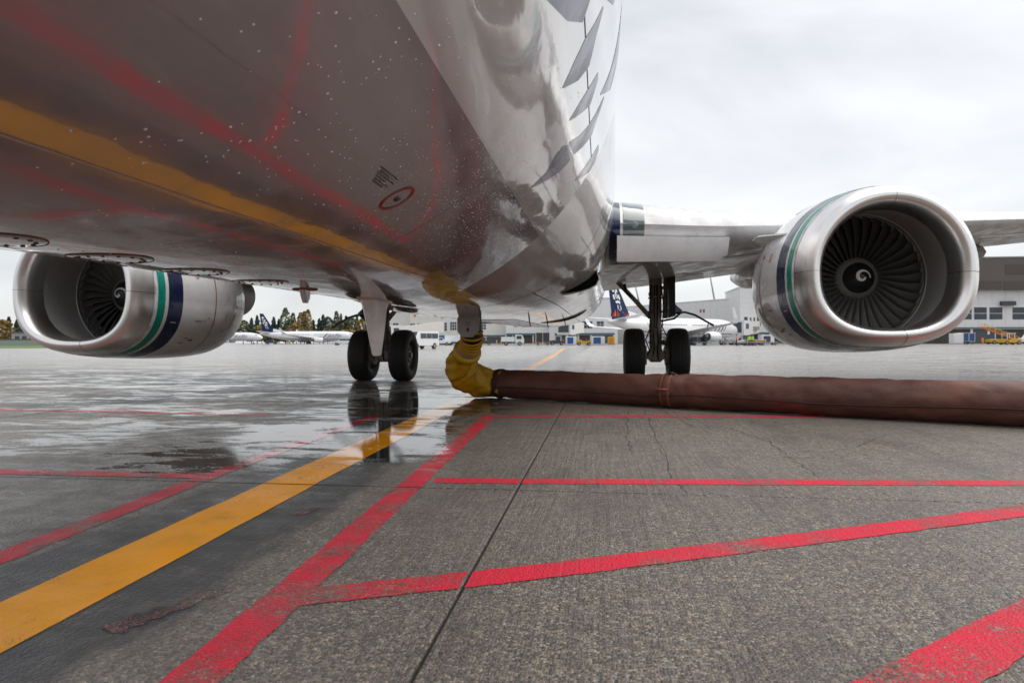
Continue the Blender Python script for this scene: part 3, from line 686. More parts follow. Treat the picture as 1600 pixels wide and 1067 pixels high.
# ---- main landing gear
def gear(sg):
    x0 = sg*2.86; za = .535
    s = MB(); s.lathe([(.10,.10),(.16,.125),(.55,.125),(.56,.135),(.62,.135),(.63,.122),(1.2,.122),(1.21,.14),(1.27,.14),(1.28,.125),(1.62,.13)], (x0, 0, za), (0,0,1), 24, caps=True)
    g_ = s.build('main_landing_gear', M['gear_steel'], plane, True, 40)
    s = MB(); s.lathe([(-.14,.10),(-.1,.14),(.12,.14),(.16,.10)], (x0, 0, za), (0,0,1), 16, caps=True); s.box(x0-.16, x0+.16, -.11, .11, za-.09, za+.09); s.build('axle_housing', M['gear_steel'], g_, True, 40)
    s = MB(); s.tube([(x0-.62, 0, za), (x0+.62, 0, za)], .062, 14); s.build('axle', M['hub'], g_, True, 40)
    for q in (-1, 1):
        xc = x0 + q*.435; w = .205; R0 = .548
        prof = [(-.12,.27),(-.165,.29),(-.20,.36),(-.205,.43),(-.19,.495),(-.155,.530),(-.148,.532),(-.100,.5435),(-.095,.536),(-.088,.544),(-.038,.548),(-.033,.540),(-.026,.548)]
        prof = prof + [(-a, r) for a, r in prof[::-1]]
        s = MB(); s.lathe(prof, (xc, 0, za), (1,0,0), 64)
        for k, v in enumerate(s.v):
            if v[2] < .003: s.v[k] = (v[0], v[1], .003)
        ty = s.build('tyre', M['rubber'], g_, True, 40)
        s = MB(); s.lathe([(-.12,.275),(-.13,.262),(-.09,.245),(-.05,.15),(-.10,.12),(-.14,.11),(-.145,.02)], (xc, 0, za), (1,0,0), 36)
        s.lathe([(.12,.275),(.13,.262),(.09,.245),(.05,.15),(.10,.12),(.14,.11),(.145,.02)], (xc, 0, za), (1,0,0), 36); s.build('wheel_hub', M['hub'], g_, True, 30)
        s = MB(); s.lathe([(0,.20),(.10,.20),(.10,.10)], (xc - q*.25, 0, za), (q,0,0), 24, caps=True); s.build('brake_pack', M['gear_steel'], g_, True, 40)
        for k in range(8):
            t = 2*math.pi*k/8; s = MB(); s.lathe([(0,.022),(.05,.02)], (xc+q*.062, .19*math.cos(t), za+.19*math.sin(t)), (q,0,0), 8, caps=True); s.build('hub_bolt', M['gear_steel'], g_)
    s = MB(); s.tube([(x0-sg*.10, -.02, 1.30), (x0-sg*.42, -.05, 1.66), (x0-sg*.85, -.1, 2.12)], [.05,.045,.05], 10); s.build('side_brace', M['gear_steel'], g_, True, 40)
    s = MB(); s.tube([(x0-sg*.62, -.12, 1.98), (x0-sg*.60, -.12, 1.82), (x0-sg*.5, -.1, 1.72)], .028, 8); s.build('brace_actuator', M['hose_black'], g_, True)
    s = MB(); s.tube([(x0+sg*.20, .05, 1.28), (x0+sg*.21, .05, 2.1)], .05, 10); s.tube([(x0+sg*.12, .0, 1.9), (x0+sg*.26, .02, 1.9)], .035, 8); s.build('actuator', M['gear_steel'], g_, True, 40)
    s = MB(); s.box(x0+sg*.26 if sg > 0 else x0-.36, x0+.36 if sg > 0 else x0-.26, -.32, .30, 1.32, 2.15); s.build('strut_door', M['hose_black'], g_)
    # outer fairing door: curved dark edge reaching outboard
    s = MB(); rows = []
    for x, z in ((.26,1.32),(.40,1.40),(.58,1.42),(.78,1.36),(.98,1.24),(1.14,1.15)):
        rows.append([(x0+sg*x, -.08, z), (x0+sg*x, .10, z+.005), (x0+sg*x, .10, z-.03), (x0+sg*x, -.08, z-.04)])
    s.loft(rows, True, True, True); s.build('outer_gear_door', M['hose_black'], g_, True, 40)
    s = MB(); s.loft([[(x0+sg*.22,-.2,1.36),(x0+sg*.30,-.2,1.62),(x0+sg*.52,-.2,1.42)], [(x0+sg*.22,.1,1.36),(x0+sg*.30,.1,1.62),(x0+sg*.52,.1,1.42)]], True, True, True); s.build('door_hinge_fairing', M['panel_grey'], g_)
    s = MB(); s.tube([(x0+sg*.08, -.05, 1.22), (x0+sg*.36, -.1, 1.27), (x0+sg*.50, -.12, 1.40)], .022, 8); s.build('door_link', M['hose_black'], g_, True)
    # torque links, hoses
    s = MB(); s.loft([[(x0-.11,.12,za+.05),(x0+.11,.12,za+.05),(x0+.11,.17,za+.05),(x0-.11,.17,za+.05)], [(x0-.05,.36,za+.33),(x0+.05,.36,za+.33),(x0+.05,.41,za+.33),(x0-.05,.41,za+.33)], [(x0-.10,.12,za+.62),(x0+.10,.12,za+.62),(x0+.10,.17,za+.62),(x0-.10,.17,za+.62)]], True, True, True); s.build('torque_link', M['gear_steel'], g_)
    for dx, dz, r in ((-.11,.0,.014),(.12,.03,.012),(.02,-.02,.016),(-.03,.06,.010)):
        s = MB(); s.tube([(x0+dx*.9, -.15, 1.95), (x0+dx*1.2, -.17, 1.5), (x0+dx*1.0, -.16, 1.1), (x0+dx*1.9, -.18, .85+dz), (x0+dx*1.2, -.16, .62+dz), (x0+dx*2.0, -.12, .46+dz)], r, 6); s.build('brake_hose', M['hose_black'], g_, True)
    for z in (.78, 1.02, 1.4, 1.68):
        s = MB(); s.lathe([(0,.145),(.035,.145)], (x0, 0, z), (0,0,1), 16, caps=True); s.box(x0-.05, x0+.05, -.17, -.12, z, z+.05); s.build('hose_clamp', M['hub'], g_)
for sg in (1, -1): gear(sg)

# ---- open service door in the belly
ct = bmesh.new(); s = MB(); dx, dy, dz = .055, -5.32, 1.185
oct_ = [(-.15,-.07),(-.15,-.23),(-.085,-.305),(.055,-.305),(.135,-.22),(.145,-.05),(.12,.0),(-.12,.0)]
s.loft([[(dx+x, dy-.006, dz+z) for x, z in oct_], [(dx+x, dy+.006, dz+z) for x, z in oct_]], True, True, True); dr = s.build('service_door', M['panel_grey'], plane)
s = MB(); s.lathe([(0,.018),(.006,.014)], (dx-.01, dy-.006, dz-.20), (0,-1,0), 12, caps=True); s.box(dx-.022, dx+.002, dy-.012, dy-.006, dz-.235, dz-.19); s.build('door_latch', M['black'], dr)
s = MB(); s.lathe([(0,.026),(.002,.026),(.002,.020),(0,.020)], (dx-.01, dy-.007, dz-.135), (0,-1,0), 18); s.build('latch_ring', M['dark_mark'], dr)

# ------------------------------------------------------------------ air hose
hose = empty('air_supply_hose', (.6, -4.6, 0))
tag(hose, 'thick brown fabric air duct with yellow elbow, plugged into the belly and trailing right', 'hose')
HP = Vector((.6, -4.6, 0))
def hb(s, name, mat, parent=None, smooth=True, auto=None):
    p = parent or hose
    o = s.build(name, mat, p, smooth, auto); o.matrix_parent_inverse = Matrix.Identity(4)
    if p == hose: o.location = -HP
    return o
def spline(P, n):
    P = [Vector(p) for p in P]; out = []
    for i in range(len(P)-1):
        p0, p1, p2, p3 = P[max(0, i-1)], P[i], P[i+1], P[min(len(P)-1, i+2)]
        for k in range(n):
            t = k/n; out.append(.5*((2*p1) + (p2-p0)*t + (2*p0-5*p1+4*p2-p3)*t*t + (3*p1-p0-3*p2+p3)*t**3))
    out.append(P[-1]); return out
def duct_mesh(path, rad, n=40, wr=.008, seed=0, flat=.93, fold=0.0):
    s = MB(); rings = []
    for i, p in enumerate(path):
        t = (path[min(i+1, len(path)-1)]-path[max(i-1, 0)]).normalized(); side = t.cross(Vector((0,0,1))).normalized(); w = side.cross(t)
        ring = []
        for k in range(n):
            a = 2*math.pi*k/n; nn = side*math.cos(a) + w*math.sin(a)
            L = i*.028
            h = mnoise.noise(Vector((L*3.2+seed, math.cos(a)*1.6+L*1.2, math.sin(a)*1.6)))*wr + mnoise.noise(Vector((L*6+a*2.2, a*1.4, seed)))*wr*.25
            h += (abs(mnoise.noise(Vector((L*2.2 - a*1.1, L*1.1 + a*2.3, 7+seed))))**.5)*wr*1.5 - wr*.6
            h += -abs(math.sin(L*7.5 + a*1.5 + 2*mnoise.noise(Vector((L*.9, a, 5)))))**8*wr*fold
            rr = (rad[i] if hasattr(rad, '__len__') else rad) + h
            q = p + nn*rr
            if q.z < .006: q.z = .006
            ring.append(q)
        rings.append(ring)
    s.loft(rings, True, True, True); return s
R0 = .205
p1 = spline([(.28,-4.13,.208),(1.1,-4.55,.205),(1.9,-4.98,.203),(2.62,-5.36,.202)], 34)
p2 = spline([(2.58,-5.34,.205),(3.6,-5.86,.208),(4.8,-6.42,.206),(6.2,-7.08,.208),(8.5,-8.1,.208),(11,-9.0,.206)], 60)
hb(duct_mesh(p1, R0, wr=.010, seed=1, fold=.5), 'duct_section', M['brown_hose'])
hb(duct_mesh(p2, R0+.006, wr=.011, seed=4, fold=.35), 'duct_section', M['brown_hose'])
for pth, off in ((p1, .0), (p2, .006)):        # sewn seam low on the near side
    s = MB(); pts = []
    for i, p in enumerate(pth):
        t = (pth[min(i+1, len(pth)-1)]-pth[max(i-1, 0)]).normalized(); side = t.cross(Vector((0,0,1))).normalized()
        a = R_(-12 + 4*math.sin(i*.05)); pts.append(p + (side*math.cos(a) + Vector((0,0,1))*math.sin(a))*(R0+off+.004))
    s.tube(pts, .008, 6); hb(s, 'duct_seam', M['brown_dark'])
# joining sleeve with straps
mid = Vector((2.60,-5.35,.204)); ax = (Vector((3.6,-5.86,.208))-Vector((1.9,-4.98,.203))).normalized()
s = MB(); s.lathe([(-.07,R0+.004),(-.06,R0+.016),(0,R0+.012),(.06,R0+.018),(.07,R0+.004)], mid, ax, 40)
s.v = [(x, y, max(z, .004)) for x, y, z in s.v]; slv = hb(s, 'joining_sleeve', M['brown_hose'])
side = ax.cross(Vector((0,0,1))).normalized()
for k, a in ((-.045, 1.0), (.05, 1.0)):
    s = MB(); c = mid + ax*k; rows = []
    for q in range(30):
        t = R_(-58 + q*5.0); nn = side*math.cos(t)+Vector((0,0,1))*math.sin(t); rows.append([c+nn*(R0+.022)-ax*.006, c+nn*(R0+.022)+ax*.006])
    s.loft(rows, closed=False); hb(s, 'strap', M['orange_strap'])
s = MB(); c = mid + (side*math.cos(R_(8))+Vector((0,0,1))*math.sin(R_(8)))*(R0+.024); s.tube([c-ax*.10, c+ax*.05], .012, 6); hb(s, 'strap', M['orange_strap'])
s = MB(); c = mid + (side*math.cos(R_(72))+Vector((0,0,1))*math.sin(R_(72)))*(R0+.02); s.tube([c, c+ax*.05+Vector((0,0,.012)), c+ax*.09], [.014,.02,.008], 8); hb(s, 'strap_buckle', M['hose_black'])
# yellow elbow: a crumpled fabric bend
ep = spline([(.34,-4.17,.208),(.16,-4.12,.215),(-.06,-4.22,.26),(-.20,-4.38,.36),(-.23,-4.52,.49),(-.17,-4.66,.59),(-.08,-4.78,.67)], 9)
er = [.208+.0*k for k in range(len(ep))]
for k in range(len(ep)):
    u = k/(len(ep)-1); er[k] = .205 + .035*math.sin(math.pi*u)**1.5 - .055*max(0, u-.6)/.4
s = duct_mesh(ep, er, 36, .030, 9, fold=1.0); hb(s, 'yellow_elbow', M['yellow_fabric'])
s = MB(); c = Vector((.30,-4.15,.208)); s.lathe([(-.04,.205),(-.03,.217),(.03,.217),(.04,.205)], c, (1,-.45,0), 36); s.v = [(x,y,max(z,.004)) for x,y,z in s.v]; hb(s, 'elbow_cuff', M['brown_dark'])
s = MB(); s.box(.08, .20, -4.352, -4.338, .20, .30); s.box(-.20, -.13, -4.70, -4.69, .44, .50); hb(s, 'elbow_patch', M['brown_dark']) if False else None
cdir = Vector((.14,-.26,.20)).normalized()
s = MB(); c = Vector((-.07,-4.80,.685)); s.lathe([(-.05,.155),(-.045,.185),(-.02,.196),(.02,.196),(.045,.185),(.05,.155)], c, cdir, 36); hb(s, 'collar', M['yellow_collar'])
s = MB(); s.lathe([(.03,.165),(.12,.15)], c, cdir, 36); hb(s, 'tan_sleeve', M['tan'])
rp_ = spline([(-.02,-4.90,.755),(.03,-5.0,.83),(.05,-5.08,.92),(.05,-5.12,1.19)], 14)
s = MB(); s.tube(rp_, [.135]*len(rp_), 28); hb(s, 'ribbed_neck', M['black'])
for k in range(2, 34, 4):
    t = (rp_[k+1]-rp_[k-1]).normalized(); s = MB(); s.lathe([(-.014,.135),(-.012,.15),(0,.155),(.012,.15),(.014,.135)], rp_[k], t, 28); hb(s, 'neck_rib', M['yellow_fabric'])
#__BG__
# ------------------------------------------------------------------ far side of the apron
M['cream'] = pm('cream_cladding', (.70, .675, .635), .6, 0, .06, .4)
M['white_clad'] = pm('white_cladding', (.74, .74, .745), .55, 0, .05, .4)
M['brown_clad'] = pm('brown_cladding', (.115, .098, .09), .6, 0, .08, .3)
M['brown_dk'] = pm('dark_brown_cladding', (.085, .068, .06), .6, 0, .1, .3)
M['pane'] = pm('window_pane', (.045, .06, .075), .12, 0, .3, .5)
M['frame'] = pm('window_frame', (.66, .67, .68), .5)
M['fascia'] = pm('blue_green_fascia', (.045, .13, .16), .5)
M['dock'] = pm('dock_door_grey', (.075, .085, .10), .6, 0, .15, .6)
M['dock_dk'] = pm('dock_shadow_brown', (.06, .05, .045), .7, 0, .3, .5)
M['joint'] = pm('panel_joint', (.36, .36, .37), .6)
M['veh_white'] = pm('vehicle_white', (.72, .73, .74), .3, 0, .05, 2, coat=.5)
M['veh_yellow'] = pm('equipment_yellow', (.62, .36, .02), .45, 0, .15, 3)
M['veh_orange'] = pm('equipment_orange', (.62, .20, .02), .5)
M['veh_blue'] = pm('container_blue', (.03, .09, .30), .5)
M['veh_dark'] = pm('vehicle_dark', (.035, .04, .05), .4, coat=.3)
M['veh_grey'] = pm('vehicle_grey', (.32, .33, .34), .45)
M['lime'] = pm('hi_vis_lime', (.40, .75, .02), .7)
M['orange_vest'] = pm('hi_vis_orange', (.75, .13, .02), .7)
M['cloth_dark'] = pm('dark_work_trousers', (.02, .025, .04), .8)
M['skin'] = pm('skin', (.45, .27, .19), .6)
M['bg_white'] = pm('distant_jet_white', (.74, .75, .77), .28, 0, .04, .5, coat=.4)
M['bark'] = pm('bark', (.09, .07, .05), .9)
def leafmat(name, c): return pm(name, c, .7, 0, .45, .35)
M['conifer'] = leafmat('conifer_needles', (.05, .082, .058)); M['olive'] = leafmat('olive_leaves', (.11, .12, .05))
M['gold'] = leafmat('golden_leaves', (.25, .17, .045)); M['poplar'] = leafmat('poplar_leaves', (.10, .13, .065)); M['maroon'] = leafmat('maroon_leaves', (.14, .06, .05))

def yh(px): return 534 - (px-800)*.0033
def Z(px, py, D): return .823 + (yh(px)-py)*D/FPX

def facade(name, px0, px1, D0, D1, py_top, depth, mat, label, cat='building'):
    a, b = W(px0, D0), W(px1, D1); d = b-a; L = d.length; rz = math.atan2(d.y, d.x)
    root = empty(name, a, rz); tag(root, label, cat); H = Z(px0, py_top, D0)
    s = MB(); s.box(0, L, 0, depth, 0, H); s.build('wall', mat, root)
    s = MB(); s.box(-.15, L+.15, -.15, depth+.1, H, H+.25); s.build('parapet', M['frame'], root)
    def lx(px):                                  # column -> distance along the wall
        k = (px-800)/FPX; o = CAM + fw*0; dirv = fw + rt0*k
        # intersect the sight line with the wall line
        det = dirv.x*(-d.y) + d.x*dirv.y
        t = ((a.x-CAM.x)*(-d.y) + d.x*(a.y-CAM.y))/det
        p = CAM + dirv*t; return (Vector((p.x-a.x, p.y-a.y)).dot(Vector((d.x, d.y)).normalized())), t
    return root, L, H, lx
def window(root, lx, px0, px1, py0, py1, nx=2, nz=1, fr=.12):
    x0, D = lx(px0); x1, _ = lx(px1); z1, z0 = Z(px0, py0, D), Z(px0, py1, D)
    s = MB(); s.box(x0, x1, -.06, .05, z0, z1); w = s.build('window', M['frame'], root)
    cw, ch = (x1-x0-fr)/nx, (z1-z0-fr)/nz
    for i in range(nx):
        for j in range(nz):
            s = MB(); s.box(x0+fr+i*cw, x0+(i+1)*cw, -.075, -.05, z0+fr+j*ch, z0+(j+1)*ch); s.build('pane', M['pane'], w)
def slabpart(root, lx, name, px0, px1, py0, py1, mat, y0=-.10, y1=.02):
    x0, D = lx(px0); x1, _ = lx(px1); s = MB(); s.box(x0, x1, y0, y1, max(0, Z(px0, py1, D)), Z(px0, py0, D)); return s.build(name, mat, root)
def cladding(root, L, H, nx, nz, z0=0.0, gap=.07, mat=None):
    cw, ch = L/nx, (H-z0)/nz; s = MB(); s.box(gap/2, cw-gap/2, -.05, -.003, gap/2, ch-gap/2); p0 = s.build('cladding_panel', mat, root); k = 0
    for i in range(nx):
        for j in range(nz):
            p = p0 if k == 0 else p0.copy()
            if k: col.objects.link(p)
            k += 1; p.location = (i*cw, 0, z0+j*ch)

# concourse behind the belly
c1, L, H, lx = facade('concourse_building', 600, 645, 196, 192, 489, 20, M['cream'], 'low cream end block of the concourse beside the left gear leg')
window(c1, lx, 604, 610, 505, 511, 1); window(c1, lx, 614, 623, 505, 511, 2)
slabpart(c1, lx, 'dock_opening', 602, 644, 526, 537, M['brown_dk'])
c2, L, H, lx = facade('concourse_building', 641, 790, 190, 188, 478, 25, M['cream'], 'long cream concourse with strip windows behind the yellow hose elbow')
cladding(c2, L, H, 12, 3, 0, .06, M['cream'])
for a, b_ in ((640.5,649),(652,660),(664.5,673),(677,686)): window(c2, lx, a, b_, 505.5, 510.5, 2)
window(c2, lx, 690, 699, 504, 518, 2, 3); window(c2, lx, 703, 714, 503, 517, 3, 3); window(c2, lx, 717, 728, 503, 517, 3, 3); window(c2, lx, 748, 760, 503, 516, 3, 3)
slabpart(c2, lx, 'fascia', 668, 789, 524.5, 526.5, M['fascia'], -.35); slabpart(c2, lx, 'dock_opening', 669, 700, 527, 537, M['dock']); slabpart(c2, lx, 'dock_opening', 703, 738, 527, 537, M['dock_dk'])
slabpart(c2, lx, 'dock_opening', 742, 788, 527, 537, M['dock'])
for px, py, c in ((648.5, 493, 'red_mark'), (691, 496, 'orange_strap')): slabpart(c2, lx, 'wall_sign', px-1.4, px+1.4, py-2, py+2, M[c], -.12)
c3, L, H, lx = facade('concourse_building', 790, 965, 186, 184, 468, 25, M['white_clad'], 'pale concourse with large windows and dark loading docks behind the belly')
cladding(c3, L, H, 14, 3, 0, .06, M['white_clad'])
for a, b_, t, bt in ((803,810,503,512),(814,828,505,512),(837,846,507,512),(890,905,502,514),(909,926,502,514),(932,944,502,513)): window(c3, lx, a, b_, t, bt, 2, 2)
slabpart(c3, lx, 'stair_tower', 858, 867, 495, 537, M['frame'], -2, 0); slabpart(c3, lx, 'fascia', 760 if False else 791, 960, 521.5, 523.5, M['fascia'], -.5)
for a, b_, m_ in ((792,800,'dock'),(802,812,'dock'),(816,832,'dock_dk'),(834,847,'dock'),(850,862,'dock_dk'),(866,884,'dock'),(888,902,'dock_dk'),(905,922,'dock_dk'),(925,958,'dock')): slabpart(c3, lx, 'dock_opening', a, b_, 524, 537, M[m_])
c4, L, H, lx = facade('terminal_wing', 962, 1158, 205, 160, 482, 15, M['white_clad'], 'plain white panelled terminal wall behind the parked jet with the portrait tail')
cladding(c4, L, H, 20, 6, 0, .09, M['white_clad'])
for px in (1095, 1100): slabpart(c4, lx, 'wall_sign', px-1, px+1.5, 484, 489, M['orange_strap'], -.12)
c5, L, H, lx = facade('terminal_tower', 1156, 1262, 150, 148, 450, 18, M['white_clad'], 'tall white panelled terminal block beside the right engine')
cladding(c5, L, H, 6, 11, 0, .07, M['white_clad'])
window(c5, lx, 1162, 1169, 495, 512, 1, 2); window(c5, lx, 1171, 1175, 496, 512, 1, 2); window(c5, lx, 1176.5, 1180.5, 496, 512, 1, 2); window(c5, lx, 1182, 1189.5, 494, 511, 1, 2)
slabpart(c5, lx, 'fascia', 1158, 1260, 520, 522, M['fascia'], -.5); slabpart(c5, lx, 'dock_opening', 1160, 1184, 522.5, 537, M['dock_dk']); slabpart(c5, lx, 'dock_opening', 1195, 1201, 523, 535, M['dock'])
slabpart(c5, lx, 'canopy', 1170, 1182, 511, 516, M['veh_grey'], -3, 0); slabpart(c5, lx, 'dock_opening', 1210, 1255, 522.5, 537, M['dock_dk'])
c6, L, H, lx = facade('terminal_hall', 1264, 1720, 152, 146, 457, 30, M['white_clad'], 'white terminal hall with brown upper storey beyond the right engine')
cladding(c6, L, H, 22, 4, 0, .07, M['white_clad'])
s = MB(); zt = Z(1600, 404, 148); s.box(-.6, L+.6, -1.2, 26, H+.02, zt); s.build('upper_storey', M['brown_clad'], c6)
for a, b_ in ((1500,1560),(1564,1600),(1606,1660)): slabpart(c6, lx, 'upper_window_band', a, b_, 441, 455, M['brown_dk'], -1.26, -1.15)
slabpart(c6, lx, 'louvre_panel', 1566, 1640, 415, 430, M['brown_dk'], -1.26, -1.15)
s = MB(); s.box(-.7, L+.7, -1.3, 26.1, zt, zt+.25); s.build('roof_edge', M['veh_grey'], c6)
for a, b_ in ((1497,1519),(1521,1542.5),(1545,1567),(1581,1604),(1606,1630)): window(c6, lx, a, b_, 480, 500.5, 1, 2)
slabpart(c6, lx, 'sign_box', 1562, 1584, 471.5, 478, M['veh_dark'], -.9, 0); slabpart(c6, lx, 'fascia', 1420, 1700, 512.5, 514, M['fascia'], -.4)
slabpart(c6, lx, 'dock_opening', 1520, 1554, 514.5, 538, M['dock']); slabpart(c6, lx, 'dock_opening', 1556, 1600, 515, 538, M['dock_dk']); slabpart(c6, lx, 'dock_opening', 1440, 1516, 515, 538, M['dock_dk'])
slabpart(c6, lx, 'notice', 1542.5, 1546, 518, 523, M['white'], -.14)

# masts on the terminal roof
for px0, py0, px1, py1, D, lab in ((1107,415,1120,489,170,'slim dark mast leaning over the terminal beside the right gear'), (989,430,1001,482,195,'thin grey mast behind the right gear strut'), (1138,478,1138.5,500,165,'short thin pole on the terminal wall near the far winglet')):
    a, b_ = W(px0, D, Z(px0, py0, D)), W(px1, D, Z(px1, py1, D)); r = empty('lamp_mast', W(px1, D)); tag(r, lab, 'mast')
    s = MB(); loc = W(px1, D); s.tube([b_-loc, a-loc], [.28, .12], 8); s.tube([Vector((0,0,0)), b_-loc], .16, 8); s.build('pole', M['veh_grey'], r, True)
    s = MB(); q = b_-loc; s.box(q.x-.45, q.x+.45, q.y-.4, q.y+.4, q.z-.9, q.z+.3); s.build('lamp_head', M['dock'], r)

# ---- passenger boarding bridges
def bridge(pxa, pya, pxb, pyb, D, lab, cabw=3.4):
    a, b_ = W(pxa, D), W(pxb, D+6); d = b_-a; L = d.length; r = empty('boarding_bridge', a, math.atan2(d.y, d.x)); tag(r, lab, 'jet bridge')
    z0, z1 = Z(pxa, pya, D), Z(pxb, pyb, D+6)
    s = MB(); rows = [[(x, y, z+dz) for y, dz in ((-1.4,-1.4),(1.4,-1.4),(1.4,1.3),(-1.4,1.3))] for x, z in ((0, z0), (L*.5, (z0+z1)/2), (L*.5+.01, (z0+z1)/2+.12), (L, z1+.12))]
    s.loft(rows, True, True, True); s.build('tunnel', M['cream'], r)
    s = MB(); s.box(-cabw, 0, -1.9, 1.9, z0-1.6, z0+1.6); s.build('cab', M['frame'], r)
    s = MB(); s.box(-cabw-.05, -cabw+.5, -1.4, 1.4, z0-1.0, z0+1.2); s.box(-cabw*.7, -cabw*.3, -1.95, -1.85, z0-.2, z0+.9); s.build('cab_window', M['pane'], r)
    for xx in (1.5, L*.55):
        s = MB(); s.box(xx-.3, xx+.3, -.5, .5, .5, z0-1.3); s.box(xx-.5, xx+.5, -1.6, 1.6, .35, .75); s.build('drive_column', M['veh_grey'], r)
        for yy in (-1.4, 1.4):
            s = MB(); s.lathe([(-.2,.2),(-.2,.5),(.2,.5),(.2,.2)], (xx, yy, .5), (0,1,0), 16); s.build('wheel', M['rubber'], r)
    return r
bridge(625, 519, 690, 512, 165, 'long cream boarding bridge sloping behind the left main wheels')
bridge(889, 514, 905, 513, 170, 'white boarding bridge cab in front of the concourse, left of the parked jet')
bridge(1160, 513, 1185, 512, 146, 'short grey boarding bridge at the nose of the parked jet')

# ---- parked jets
def jet():
    r = empty('parked_jet')
    def sec(x):
        if x > 13: t = (x-13)/6.6; return 1.95*math.sqrt(max(.001, 1-t**2.2)), 3.35-.5*t*t
        if x < -7: t = (-7-x)/12.7; return 1.95*(1-.88*t**1.4), 3.35+1.0*t**1.4
        return 1.95, 3.35
    xs = [19.6,19.4,19,18.3,17.2,15.8,14.3,13] + [13-k*2.5 for k in range(1, 9)] + [-9,-11,-13,-15,-17,-18.6,-19.7]
    s = MB(); s.loft([[(x, sec(x)[0]*math.sin(2*math.pi*k/28), sec(x)[1]-sec(x)[0]*math.cos(2*math.pi*k/28)) for k in range(28)] for x in xs], True, True, True); s.build('fuselage', M['bg_white'], r, True)
    def side(x, a, sg, off=.012):
        rr, zc = sec(x); a = R_(a); return (x, sg*(rr+off)*math.sin(a), zc-(rr+off)*math.cos(a))
    for sg in (1, -1):
        s = MB(); s.loft([[side(x, a, sg) for a in (50, 56)] for x in [16-k*1.2 for k in range(24)]], closed=False); s.build('navy_stripe', M['navy'], r)
        s = MB()
        for k in range(46):
            x = 12.6-k*.52
            if abs(x-1.2) < .9: continue
            s.add([side(x, 103, sg), side(x+.25, 103, sg), side(x+.25, 112, sg), side(x, 112, sg)], [(0,1,2,3)])
        tag(s.build('cabin_windows', M['pane'], r), kind='stuff')
        # flowing script on the forward side
        for k, (x, a0, a1, w) in enumerate(((5.6,62,128,.5),(7.1,64,120,.32),(8.0,72,104,.42),(9.0,68,106,.42),(10.1,66,122,.40),(11.3,72,106,.42),(12.3,74,108,.3))):
            s = MB(); s.loft([[side(x+(a-a0)*.028*sg*0+(a-a0)*.03, a, sg, .015), side(x+(a-a0)*.03+w*(.35+.65*math.sin(math.pi*(a-a0+8)/(a1-a0+16))), a, sg, .015)] for a in [a0+(a1-a0)*q/6 for q in range(7)]], closed=False); s.build('script_stroke', M['navy'], r)
        s = MB(); s.loft([[(x, sg*(sec(x)[0]*math.sin(R_(a))+.015), sec(x)[1]-sec(x)[0]*math.cos(R_(a))+.015) for a in (118, 134)] for x in (17.6, 17.1, 16.5)], closed=False); s.build('cockpit_window', M['pane'], r)
        # wing
        rows = []
        for y, x0, z, c in ((1.2,5.0,2.35,8.2),(4.83,2.6,2.65,5.8),(17,-5.6,3.9,1.6)):
            rows.append([(x0-u*c, sg*y, z+w*c) for u, w in ((0,0),(.05,.035),(.3,.07),(.65,.05),(1,0),(.6,-.035),(.25,-.045),(.04,-.02))])
        s = MB(); s.loft(rows, True, True, True); wg = s.build('wing', M['wing_paint'], r, True, 40)
        s = MB(); s.loft([[(-5.6,sg*17,3.88),(-7.2,sg*17,3.88),(-7.2,sg*17.05,3.95),(-5.6,sg*17.05,3.95)], [(-6.5,sg*17.5,4.6),(-7.7,sg*17.5,4.6),(-7.7,sg*17.56,4.6),(-6.5,sg*17.56,4.6)], [(-8.0,sg*17.9,6.4),(-8.6,sg*17.9,6.4),(-8.6,sg*17.93,6.4),(-8.0,sg*17.93,6.4)]], True, True, True); s.build('winglet', M['bg_white'], wg)
        s = MB(); s.lathe([(0,.74),(.02,.82),(.4,.95),(1.4,1.03),(2.6,.98),(3.5,.82),(3.5,.7)], (6.4, sg*4.83, 1.6), (-1,0,0), 28); en = s.build('engine', M['bg_white'], r, True, 50)
        s = MB(); s.lathe([(0,.74),(.3,.70),(.9,.76),(.92,.001)], (6.4, sg*4.83, 1.6), (-1,0,0), 28); s.build('intake', M['dock'], en, True, 50)
        s = MB(); s.lathe([(3.3,.78),(3.3,.5),(4.6,.4),(4.6,.001)], (6.4, sg*4.83, 1.6), (-1,0,0), 24); s.build('core_nozzle', M['dock'], en, True, 50)
        s = MB(); s.loft([[(5.2,sg*4.83-w,2.55),(5.2,sg*4.83+w,2.55),(2.2,sg*4.83+w,2.7),(2.2,sg*4.83-w,2.7)] if q else [(4.6,sg*4.83-w,2.3),(4.6,sg*4.83+w,2.3),(1.5,sg*4.83+w,2.1),(1.5,sg*4.83-w,2.1)] for q, w in ((0,.15),(1,.15))], True, True, True); s.build('pylon', M['bg_white'], en)
        s = MB(); s.loft([[(-15.3,sg*.5,4.6),(-18.8,sg*.5,4.6),(-18.8,sg*.5,4.75),(-15.3,sg*.5,4.85)], [(-18.0,sg*7.1,5.3),(-19.6,sg*7.1,5.3),(-19.6,sg*7.1,5.36),(-18.0,sg*7.1,5.38)]], True, True, True); s.build('tailplane', M['bg_white'], r)
        s = MB(); s.tube([(-.2,sg*2.86,.55),(-.2,sg*2.86,2.3)], .13, 10); lg = s.build('main_gear', M['gear_steel'], r)
        for q in (-.43, .43):
            s = MB(); s.lathe([(-.2,.2),(-.2,.48),(-.14,.55),(.14,.55),(.2,.48),(.2,.2)], (-.2, sg*2.86+q, .55), (0,1,0), 24); s.build('tyre', M['rubber'], lg, True, 40)
    s = MB(); s.tube([(15.6,0,.4),(15.6,0,1.9)], .09, 8); ng = s.build('nose_gear', M['gear_steel'], r)
